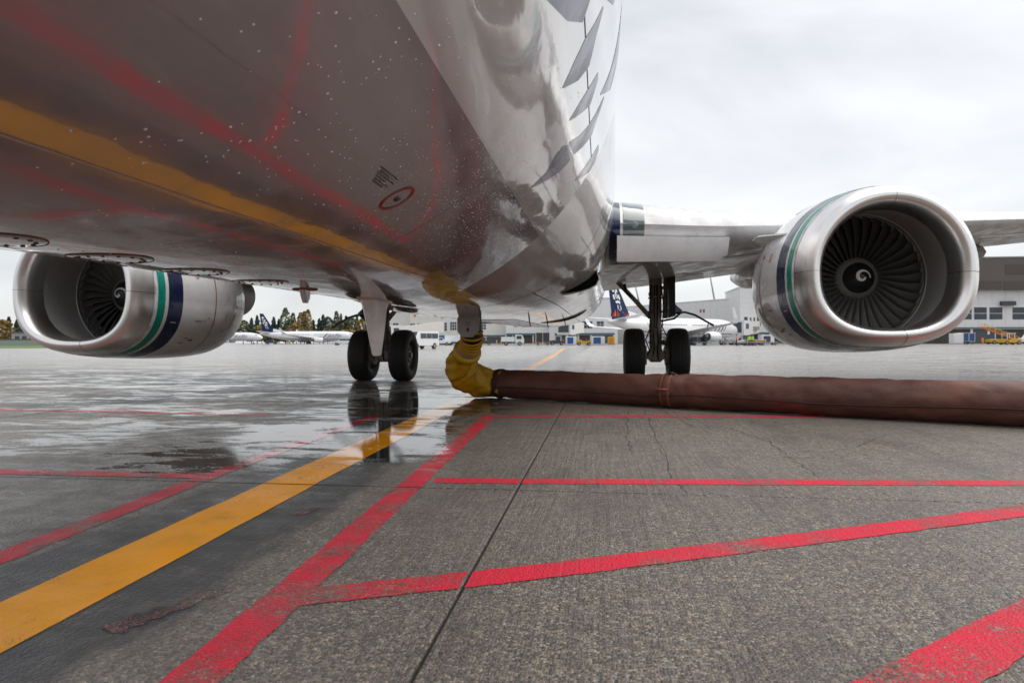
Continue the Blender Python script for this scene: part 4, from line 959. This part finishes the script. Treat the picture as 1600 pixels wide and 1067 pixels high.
    for q in (-.2, .2):
        s = MB(); s.lathe([(-.1,.1),(-.1,.3),(-.06,.34),(.06,.34),(.1,.3),(.1,.1)], (15.6, q, .36), (0,1,0), 18); s.build('tyre', M['rubber'], ng, True, 40)
    # fin with the big portrait emblem
    def fz(z): t = (z-5.2)/7.3; return -13.6-4.6*t, -18.6-1.1*t, .26*(1-.6*t)
    s = MB(); s.loft([[(a, 0, z), ((a+b_)/2, w, z), (b_, 0, z), ((a+b_)/2, -w, z)] for z in (4.6, 5.4, 7, 9, 11, 12.4, 12.6) for a, b_, w in (fz(z),)], True, True, True); fin = s.build('tail_fin', M['fin_navy'], r)
    s = MB(); s.loft([[(-9.5,0,5.25),(-9.5,0,5.3),(-9.6,.05,5.2)], [(-14.2,.0,5.2),(-14.2,0,6.4),(-14.2,.25,5.2)], [(-14.3,0,5.2),(-14.3,0,6.3),(-14.3,-.25,5.2)], [(-9.5,0,5.25),(-9.5,0,5.3),(-9.6,-.05,5.2)]], True); s.build('dorsal_fin', M['bg_white'], r)
    face = [  # (u across the fin 0 front .. 1 rear, v up) patches of a stylised fur-hooded face
        [(.30,.80),(.45,.86),(.64,.86),(.78,.78),(.72,.72),(.52,.76),(.36,.74)],
        [(.28,.68),(.44,.70),(.46,.63),(.30,.60)], [(.55,.70),(.74,.68),(.74,.61),(.57,.63)],
        [(.45,.64),(.55,.64),(.60,.48),(.52,.44),(.42,.48)],
        [(.26,.56),(.40,.54),(.40,.46),(.30,.40),(.24,.48)], [(.63,.56),(.78,.54),(.76,.44),(.66,.42)],
        [(.34,.37),(.50,.41),(.68,.38),(.62,.32),(.50,.345),(.40,.31)],
        [(.40,.28),(.60,.29),(.62,.20),(.52,.14),(.40,.18)]]
    for sg in (1, -1):
        for pl in face:
            s = MB(); pts = []
            for u, v in pl:
                z = 5.3+7.0*v; a, b_, w = fz(z); x = a+(b_-a)*u; wy = w*(1-abs(2*u-1))+.02; pts.append((x, sg*wy, z))
            s.add(pts, [tuple(range(len(pts)))]); s.build('emblem_patch', M['white'], fin)
    return r
j1 = jet()
D_ = 139; j1.location = W(1059, 130); hd = rt0*math.cos(R_(38)) + fw*math.sin(R_(38)); j1.rotation_euler = (0, 0, math.atan2(hd.y, hd.x))
tag(j1, 'parked white jet with navy portrait tail framed behind the right main wheels', 'airliner', 'parked jets across the apron')
# flame-coloured tail base of this one
for sg in (1, -1):
    for k in range(9):
        x = -13.9 - k*.52; s = MB(); h = random.uniform(.5, 1.5); s.add([(x, sg*(.06+.02*k if k < 5 else .22-.02*k), 5.3), (x-.6, sg*.2, 5.25), (x-.35, sg*.20, 5.3+h)], [(0,1,2)])
        s.build('flame_mark', M['veh_orange'] if k % 2 else M['red_mark'], [c for c in kids(j1) if c.name.startswith('tail_fin')][0])
j2 = copy_tree(j1); j2.location = W(483, 275); hd = rt0*math.cos(R_(8)) + fw*math.sin(R_(8)); j2.rotation_euler = (0, 0, math.atan2(hd.y, hd.x))
tag(j2, 'distant white jet with round-topped navy portrait tail near the far trees', 'airliner')
for c in [c for c in kids(j2) if c.name.startswith('tail_fin')]:
    for f_ in kids(c):
        if f_.name.startswith('flame_mark'): bpy.data.objects.remove(f_)
j3 = copy_tree(j2); j3.location = W(340, 300); j3.rotation_euler = j2.rotation_euler
tag(j3, 'farthest white jet, mostly hidden behind the left engine', 'airliner')

# ---- ground vehicles
def wheels(r, spots, rad=.36, w=.24):
    for x, y in spots:
        s = MB(); s.lathe([(-w/2,rad*.5),(-w/2,rad*.9),(-w/3,rad),(w/3,rad),(w/2,rad*.9),(w/2,rad*.5)], (x, y, rad), (0,1,0), 18); t = s.build('wheel', M['rubber'], r, True, 40)
        s = MB(); s.lathe([(-w/2-.005,.01),(-w/2-.005,rad*.52),(w/2+.005,rad*.52),(w/2+.005,.01)], (x, y, rad), (0,1,0), 14); s.build('rim', M['hub'], t)
def extr(r, name, prof, w, mat, inset=.06):
    s = MB(); cx = sum(p[0] for p in prof)/len(prof); cz = sum(p[1] for p in prof)/len(prof)
    sh = lambda k: [(cx+(x-cx)*k, cz+(z-cz)*k) for x, z in prof]
    s.loft([[(x, -w/2, z) for x, z in sh(.96)], [(x, -w/2+inset, z) for x, z in prof], [(x, w/2-inset, z) for x, z in prof], [(x, w/2, z) for x, z in sh(.96)]], True, True, True); return s.build(name, mat, r)
def plate(r, name, x0, x1, z0, z1, y, mat, t=.02, parent=None):
    s = MB(); s.box(x0, x1, y-t, y+t, z0, z1); return s.build(name, mat, parent or r)
def base(name, px, D, lab, cat, flip=False, turn=0, group=None):
    r = empty(name, W(px, D), YAW + (math.pi if flip else 0) + R_(turn)); tag(r, lab, cat, group); return r
def van(px, D, lab, mat='veh_white', flip=False, turn=0):
    r = base('van', px, D, lab, 'van', flip, turn)
    bo = extr(r, 'body', [(-2.5,.38),(2.35,.38),(2.5,.6),(2.42,1.02),(1.75,1.2),(1.15,1.95),(-2.35,2.0),(-2.5,1.75)], 1.9, M[mat])
    for y in (-.965, .965):
        for x0, x1 in ((-2.2,-1.1),(-1.0,-.1),(0.0,.95)): plate(r, 'side_window', x0, x1, 1.2, 1.75, y, M['pane'])
    s = MB(); s.add([(1.80,-.8,1.22),(1.80,.8,1.22),(1.22,.75,1.9),(1.22,-.75,1.9)], [(0,1,2,3)]); s.v = [(x+.03, y, z+.02) for x, y, z in s.v]; s.build('windscreen', M['pane'], r)
    s = MB(); s.box(-2.53,-2.5,-.75,-.05,1.15,1.75); s.box(-2.53,-2.5,.05,.75,1.15,1.75); s.build('rear_window', M['pane'], r)
    s = MB(); s.box(-2.6,-2.45,-.9,.9,.4,.55); s.build('bumper', M['veh_grey'], r)
    for y in (-.8, .8):
        s = MB(); s.box(-2.54,-2.5,y-.08,y+.08,.9,1.25); s.build('tail_light', M['red_mark'], r)
    wheels(r, [(-1.6,-.85),(-1.6,.85),(1.6,-.85),(1.6,.85)]); return r
def pickup(px, D, lab, mat='veh_white', flip=False, turn=0, cab=True):
    r = base('pickup_truck', px, D, lab, 'truck', flip, turn)
    extr(r, 'body', [(-2.6,.45),(2.5,.45),(2.6,.75),(2.5,1.05),(1.3,1.15),(-2.6,1.12)], 1.85, M[mat])
    extr(r, 'cab', [(-.9,1.1),(1.3,1.1),(.75,1.75),(-.7,1.8)] if cab else [(-2.3,1.1),(1.3,1.1),(.75,1.75),(-2.2,1.8)], 1.7, M[mat])
    for y in (-.86, .86):
        for x0, x1 in (((-.65,.05),(.12,.8)) if cab else ((-2.0,-1.0),(-.9,.05),(.12,.8))): plate(r, 'side_window', x0, x1, 1.2, 1.65, y, M['pane'])
    wheels(r, [(-1.7,-.82),(-1.7,.82),(1.7,-.82),(1.7,.82)], .38); return r
def boxtruck(px, D, lab, box='veh_white', flip=False, L=6.0, H=3.0):
    r = base('box_truck', px, D, lab, 'truck', flip)
    extr(r, 'chassis', [(-L/2,.5),(L/2,.5),(L/2,.75),(-L/2,.75)], 1.8, M['veh_dark'])
    s = MB(); s.box(-L/2, L/2-1.9, -1.05, 1.05, .78, H); s.build('cargo_box', M[box], r)
    extr(r, 'cab', [(L/2-1.8,.5),(L/2,.5),(L/2,1.2),(L/2-.35,2.1),(L/2-1.8,2.15)], 1.9, M['veh_white'])
    for y in (-.96,.96): plate(r, 'side_window', L/2-1.5, L/2-.5, 1.3, 1.95, y, M['pane'])
    wheels(r, [(-L/2+1,-.85),(-L/2+1,.85),(L/2-.9,-.85),(L/2-.9,.85)], .42); return r
def tug(px, D, lab, mat='veh_yellow', flip=False, cabin=True):
    r = base('baggage_tug', px, D, lab, 'tug', flip)
    extr(r, 'body', [(-1.5,.35),(1.5,.35),(1.55,.95),(.5,1.1),(.2,.85),(-.7,.85),(-1.5,1.0)], 1.4, M[mat])
    if cabin:
        s = MB()
        for x, y in ((-.9,-.6),(-.9,.6),(.35,-.6),(.35,.6)): s.box(x-.04, x+.04, y-.04, y+.04, .85, 1.85)
        s.build('roll_frame', M['veh_white'], r); s = MB(); s.box(-1.05,.5,-.7,.7,1.85,1.95); s.build('canopy', M['veh_white'], r)
    s = MB(); s.box(-.6,-.1,-.35,.35,.85,1.0); s.box(-.68,-.55,-.35,.35,.9,1.4); s.build('seat', M['veh_dark'], r)
    wheels(r, [(-1,-.65),(-1,.65),(1,-.65),(1,.65)], .34); return r
def cart(px, D, lab, box=None, flip=False, L=3.2, H=1.6, turn=0):
    r = base('baggage_cart', px, D, lab, 'cart', flip, turn)
    extr(r, 'bed', [(-L/2,.5),(L/2,.5),(L/2,.62),(-L/2,.62)], 1.6, M['veh_grey'])
    s = MB(); s.tube([(L/2,0,.45),(L/2+.9,0,.35)], .05, 6); s.build('tow_bar', M['veh_dark'], r)
    if box:
        for x in (-L/2+.05, -.02, L/2-.05):
            for y in (-.75, .75): s = MB(); s.box(x-.04, x+.04, y-.04, y+.04, .62, .62+H); s.build('post', M['veh_white'], r)
        s = MB(); s.box(-L/2-.05, L/2+.05, -.85, .85, .62+H, .70+H); s.build('roof', M['veh_white'], r)
        s = MB(); s.box(-L/2+.12, L/2-.12, -.7, .7, .64, .55+H); s.build('curtain', M[box], r)
    wheels(r, [(-L/2+.5,-.65),(-L/2+.5,.65),(L/2-.5,-.65),(L/2-.5,.65)], .24, .16); return r
def beltloader(px, D, lab, flip=False):
    r = base('belt_loader', px, D, lab, 'belt loader', flip)
    extr(r, 'body', [(-2.2,.4),(2.2,.4),(2.2,.9),(.6,1.0),(-2.2,.85)], 1.6, M['veh_yellow'])
    s = MB(); s.loft([[(-3.6,y0,.55),(3.4,y0,3.1),(3.4,y0,3.3),(-3.6,y0,.75)] for y0 in (-.4,.4)], True, True, True); s.build('conveyor', M['veh_orange'], r)
    for y in (-.45,.45):
        s = MB(); s.tube([(-3.4,y,1.3),(3.3,y,3.9)], .05, 6)
        for k in range(5): s.tube([(-3.2+1.6*k,y,.75+.58*k),(-3.2+1.6*k,y,1.36+.63*k)], .035, 6)
        s.build('hand_rail', M['veh_yellow'], r)
    wheels(r, [(-1.6,-.75),(-1.6,.75),(1.6,-.75),(1.6,.75)], .38); return r
def bin_(px, D, lab, mat, w=2.0, h=1.6, door='veh_blue'):
    r = base('cargo_container', px, D, lab, 'container')
    extr(r, 'shell', [(-w/2,.12),(w/2,.12),(w/2,h),(-w/2,h)], 1.5, M[mat]); plate(r, 'door_panel', -w*.36, w*.2, .3, h-.2, -.77, M[door]); 
    s = MB(); s.box(-w/2-.04,w/2+.04,-.8,.8,0,.12); s.build('pallet_base', M['veh_grey'], r); return r
van(655, 74, 'white van half hidden behind the inner left wheel, rear window showing', flip=True, turn=60)
pickup(537, 170, 'white utility truck parked below the distant jet script', cab=False, flip=True)
pickup(424, 285, 'dark car beneath the distant jet tail', 'veh_dark', cab=False)
cart(672, 168, 'orange topped baggage cart left of a blue container', 'veh_orange', L=2.6); pickup(686, 150, 'small white truck in front of the blue container', flip=False, turn=10)
bin_(697, 165, 'blue cargo container behind the small white truck', 'veh_blue', 3.4, 2.2); boxtruck(714, 152, 'white box truck just left of the yellow hose elbow', L=5.4, H=2.3)
tug(757, 150, 'dark baggage tug right of the hose neck', 'veh_dark')
boxtruck(801, 134, 'white service truck in front of the loading docks', L=4.6, H=1.75)
cart(848, 150, 'white framed baggage cart under the belly line', 'dock_dk', H=2.2); tug(870, 142, 'dark blue tractor parked beneath the bridge cab', 'veh_dark', True)
bin_(892, 150, 'pale container with blue door beside the yellow tug', 'veh_white', 2.4, 1.9); tug(912, 138, 'yellow low tug in front of the concourse', 'veh_yellow', True, False)
bin_(934, 150, 'white container with wide blue door left of the right gear', 'veh_white', 3.0, 1.9)
bin_(955, 148, 'yellow container seen just left of the inner right wheel', 'veh_yellow', 1.4, 1.8, 'veh_orange')
cart(1076, 128, 'dark baggage cart under the parked jet wing, nearer the wheels', 'dock', H=1.0); cart(1092, 130, 'dark baggage cart under the parked jet engine', 'veh_dark', H=1.0)
tug(1137, 126, 'grey tug to the right of the parked jet engine', 'veh_grey'); tug(1151, 130, 'white cabbed tug at the parked jet nose', 'veh_white', True)
cart(1162, 120, 'empty flat cart behind the two workers', None); cart(1180, 115, 'orange sided low cart right of the workers', 'veh_orange', H=.3); cart(1199, 117, 'flat grey cart at the edge of the right engine', None)
cart(1172, 108, 'low flat cart nearest the workers', None, L=2.4)
bin_(1198, 140, 'white cargo bin before the terminal dock', 'veh_white', 2.6, 2.0, 'veh_dark')
bin_(1494, 128, 'white container beneath the right engine lip', 'veh_white', 1.9, 2.1, 'veh_white'); cart(1510, 128, 'baggage cart with blue curtain below the right engine', 'veh_blue', L=2.3, H=1.5)
beltloader(1562, 125, 'yellow belt loader raised against the dark dock', flip=True); tug(1578, 112, 'yellow tug in front of the belt loader', 'veh_yellow'); pickup(1612, 118, 'white pickup at the far right edge', flip=True)
def bollard(px, D, lab):
    r = base('bollard', px, D, lab, 'bollard', group='yellow dock bollards'); s = MB(); s.lathe([(0,.12),(1.05,.12),(1.15,.08),(1.18,.01)], (0,0,0), (0,0,1), 12); s.build('post', M['veh_yellow'], r, True, 40)
    s = MB(); s.lathe([(0,.18),(.06,.18),(.06,.1)], (0,0,0), (0,0,1), 12); s.build('base_plate', M['veh_grey'], r)
for k, px in enumerate((776, 783, 833, 837, 843, 876, 880, 900, 922)): bollard(px, 160, 'yellow post before the loading docks, ' + ('first','second','third','fourth','fifth','sixth','seventh','eighth','ninth')[k] + ' of nine from the left')
def extinguisher(px, D):
    r = base('fire_extinguisher', px, D, 'red fire extinguisher standing by the grey dock door', 'extinguisher'); s = MB(); s.lathe([(.2,.18),(.22,.22),(1.1,.22),(1.25,.1),(1.35,.08)], (0,0,0), (0,0,1), 14, caps=True); s.build('cylinder', M['veh_orange'], r, True, 40)
    s = MB(); s.box(-.25,.25,-.2,.2,.1,.2); s.tube([(-.25,.1,.15),(-.3,.15,1.5)], .03, 6); s.build('cart_frame', M['red_mark'], r)
extinguisher(1535, 138)
# ---- workers
def person(px, D, lab, vest, turn=0, stoop=0):
    r = base('person', px, D, lab, 'person', turn=turn)
    V = [(0,0,.95),(0,0,1.2),(0,0,1.42),(0,0,1.52),(0,0,1.66),(0,0,1.76),(.11,0,.9),(.12,.02,.5),(.12,0,.08),(.12,-.14,.04),(-.11,0,.9),(-.13,-.02,.5),(-.13,.05,.08),(-.13,-.09,.04),
         (.20,0,1.40),(.27,.02,1.14),(.25,-.12,.92),(.24,-.17,.84),(-.20,0,1.40),(-.28,.0,1.14),(-.24,-.16,.96),(-.22,-.22,.90)]
    E_ = [(0,1),(1,2),(2,3),(3,4),(4,5),(0,6),(6,7),(7,8),(8,9),(0,10),(10,11),(11,12),(12,13),(2,14),(14,15),(15,16),(16,17),(2,18),(18,19),(19,20),(20,21)]
    rad = [.15,.15,.16,.06,.10,.08,.10,.075,.055,.045,.10,.075,.055,.045,.075,.055,.04,.035,.075,.055,.04,.035]
    me = bpy.data.meshes.new('person_body'); me.from_pydata(V, E_, []); o = bpy.data.objects.new('body', me); col.objects.link(o)
    md = o.modifiers.new('skin', 'SKIN'); o.modifiers.new('sub', 'SUBSURF').levels = 1
    for i, q in enumerate(me.skin_vertices[0].data): q.radius = (rad[i], rad[i]*.8); q.use_root = (i == 0)
    dg = bpy.context.evaluated_depsgraph_get(); me2 = bpy.data.meshes.new_from_object(o.evaluated_get(dg)); bpy.data.objects.remove(o)
    me2.materials.clear()
    for m_ in (M['cloth_dark'], M[vest], M['skin']): me2.materials.append(m_)
    for p in me2.polygons: z = p.center.z; p.material_index = 0 if z < .9 else (1 if z < 1.5 and abs(p.center.x) < .33 and z > .95 else 2); p.use_smooth = True
    o = bpy.data.objects.new('body', me2); col.objects.link(o); o.parent = r
    s = MB(); s.lathe([(1.70,.115),(1.78,.11),(1.84,.07),(1.86,.01)], (0,0,0), (0,0,1), 14); s.build('cap', M['cloth_dark'], r, True)
    s = MB(); s.lathe([(1.08,.17),(1.12,.172)], (0,0,0), (0,0,1), 16); s.build('reflective_band', M['white'], r)
    return r
person(1171, 112, 'worker in lime hi-vis vest, left of the pair beside the parked jet', 'lime', 20); person(1167.5+8, 112, 'worker in lime hi-vis vest, right of the pair beside the parked jet', 'lime', -30)
person(452, 240, 'worker in lime vest beneath the distant jet', 'lime', 40); person(448.5, 242, 'worker in orange vest beneath the distant jet', 'orange_vest')
person(1151, 108, 'worker in orange vest near the parked jet nose', 'orange_vest', 60)
# ---- grass, barrier, trees
s = MB(); p = [W(-400, 108, .012), W(95, 104, .012), W(75, 250, .012), W(-400, 250, .012)]; s.add(p, [(0,1,2,3)]); tag(s.build('grass_verge', M['grass']), 'strip of green grass at the far left of the apron', kind='structure')
a, b_ = W(-260, 215), W(62, 215); r = empty('barrier_wall', a, math.atan2((b_-a).y, (b_-a).x)); tag(r, 'low grey barrier wall beyond the grass on the left', 'wall')
Lw = (b_-a).length; s = MB(); s.box(0, Lw, 0, .4, 0, 1.9); s.build('wall', M['veh_grey'], r); s = MB(); s.box(-.1, Lw+.1, -.1, .5, 1.9, 2.15); s.build('coping', M['dock'], r)
s = MB(); s.box(0,14,0,8,0,5.5); r = empty('low_building', W(18, 300), YAW); tag(r, 'small grey building among the trees at far left', 'building'); s.build('wall', M['veh_grey'], r); s = MB(); s.box(-.5,14.5,-.5,8.5,5.5,6.0); s.build('roof', M['dock'], r)
for k in range(4): s = MB(); s.box(1.5+3.2*k, 3.6+3.2*k, -.05, .02, 2.2, 4.0); s.build('window', M['pane'], r)
def tree(px, D, h, w, kind, mat, lab):
    r = empty('pine_tree' if kind == 'cone' else 'broadleaf_tree', W(px, D)); tag(r, lab, 'tree', 'far tree line')
    s = MB(); s.tube([(0,0,0),(.1,0,h*.4),(0,.1,h*.85)], [.035*h*.5,.02*h*.5,.004*h], 7)
    for k in range(6):
        t = random.uniform(0, 6.28); z = h*random.uniform(.3,.7); s.tube([(0,0,z),(math.cos(t)*w*.3,math.sin(t)*w*.3,z+h*.1)], [.10,.03], 5)
    s.build('trunk', M['bark'], r, True); s = MB(); n = 900
    for k in range(n):
        v = random.random()
        if kind == 'cone': z = h*(.10+.9*v); rr = w*.5*(1-v)**.85*(.75+.25*math.sin(z*2.5))
        elif kind == 'column': z = h*(.06+.94*v); rr = w*.5*math.sin(math.pi*min(1, .12+v*.86))**.6
        else: z = h*(.22+.78*v); rr = w*.5*math.sqrt(max(.02, 1-(2*v-1)**2))
        t = random.uniform(0, 6.28); q = rr*random.uniform(.35, 1)**.6*(1+.35*mnoise.noise(Vector((math.cos(t)*1.3+px, math.sin(t)*1.3, z*.4)))); c = Vector((math.cos(t)*q, math.sin(t)*q, z)); sz = random.uniform(.35, .95)*(.55+w*.05)
        d1 = Vector((random.gauss(0,1), random.gauss(0,1), random.gauss(0,.6))).normalized(); d2 = d1.orthogonal().normalized()
        s.add([c-d1*sz, c+d2*sz*.6, c+d1*sz, c-d2*sz*.6+Vector((0,0,-.2))], [(0,1,2,3)])
    s.build('crown', M[mat], r); return r
TR = [(-18,330,13,9,'round','olive'),(2,320,14,10,'round','gold'),(14,350,17,8,'cone','conifer'),(27,340,15,9,'cone','conifer'),(40,350,13,8,'round','conifer'),
 (393,385,17,9,'cone','conifer'),(402,390,19,9,'cone','conifer'),(409,388,13,10,'round','gold'),(418,395,15,9,'cone','conifer'),(428,390,18,10,'cone','conifer'),(436,400,17,9,'cone','conifer'),(446,385,24,6.5,'column','poplar'),(453,388,16,8,'round','olive'),(458,392,21,4.5,'column','poplar'),
 (449,360,9,8,'round','maroon'),(463,380,14,9,'round','gold'),(470,386,21,6,'column','gold'),(475.5,390,22,5,'column','gold'),(481.5,386,23,5.5,'column','gold'),(490,392,16,7,'cone','conifer'),(499,390,17,9,'cone','conifer'),(505,396,20,9,'cone','conifer'),(512,392,18,10,'round','conifer'),
 (519,384,13,9,'round','olive'),(526,390,22,4.8,'column','poplar'),(533,388,20,6,'cone','olive'),(541,396,19,9,'cone','conifer'),(550,390,17,10,'round','olive'),(558,392,19,8,'cone','conifer'),(567,390,17,9,'round','gold'),(576,395,19,8,'cone','conifer'),(585,390,17,9,'round','olive'),(594,396,18,9,'cone','conifer'),
 (380,392,16,9,'round','olive'),(480,372,9,12,'round','olive'),(515,374,9,12,'round','olive'),(545,376,9,13,'round','gold'),(430,374,9,12,'round','olive'),(572,376,9,12,'round','olive')]
DESC = {('cone','conifer'):'dark green conifer', ('round','gold'):'rounded golden tree', ('round','olive'):'rounded olive tree', ('round','conifer'):'rounded dark green tree', ('column','poplar'):'tall slim green poplar', ('column','gold'):'tall slim golden poplar', ('cone','olive'):'pointed olive green tree', ('round','maroon'):'low maroon tree'}
ORD = ['first','second','third','fourth','fifth','sixth','seventh','eighth','ninth','tenth','eleventh','twelfth','thirteenth','fourteenth','fifteenth','sixteenth','seventeenth']
cnt = {}
for i, t in enumerate(sorted(TR)):
    k = t[4:6]; cnt[k] = cnt.get(k, 0)+1; tot = sum(1 for q in TR if q[4:6] == k)
    where = 'beyond the grass left of the engine' if t[0] < 60 else 'in the far tree line'
    lab = f'{DESC[k]} {where}' + (f', {ORD[cnt[k]-1]} such from the left' if tot > 1 else '')
    t = (t[0], t[1], t[2]*.86) + t[3:]; tree(*t, lab)
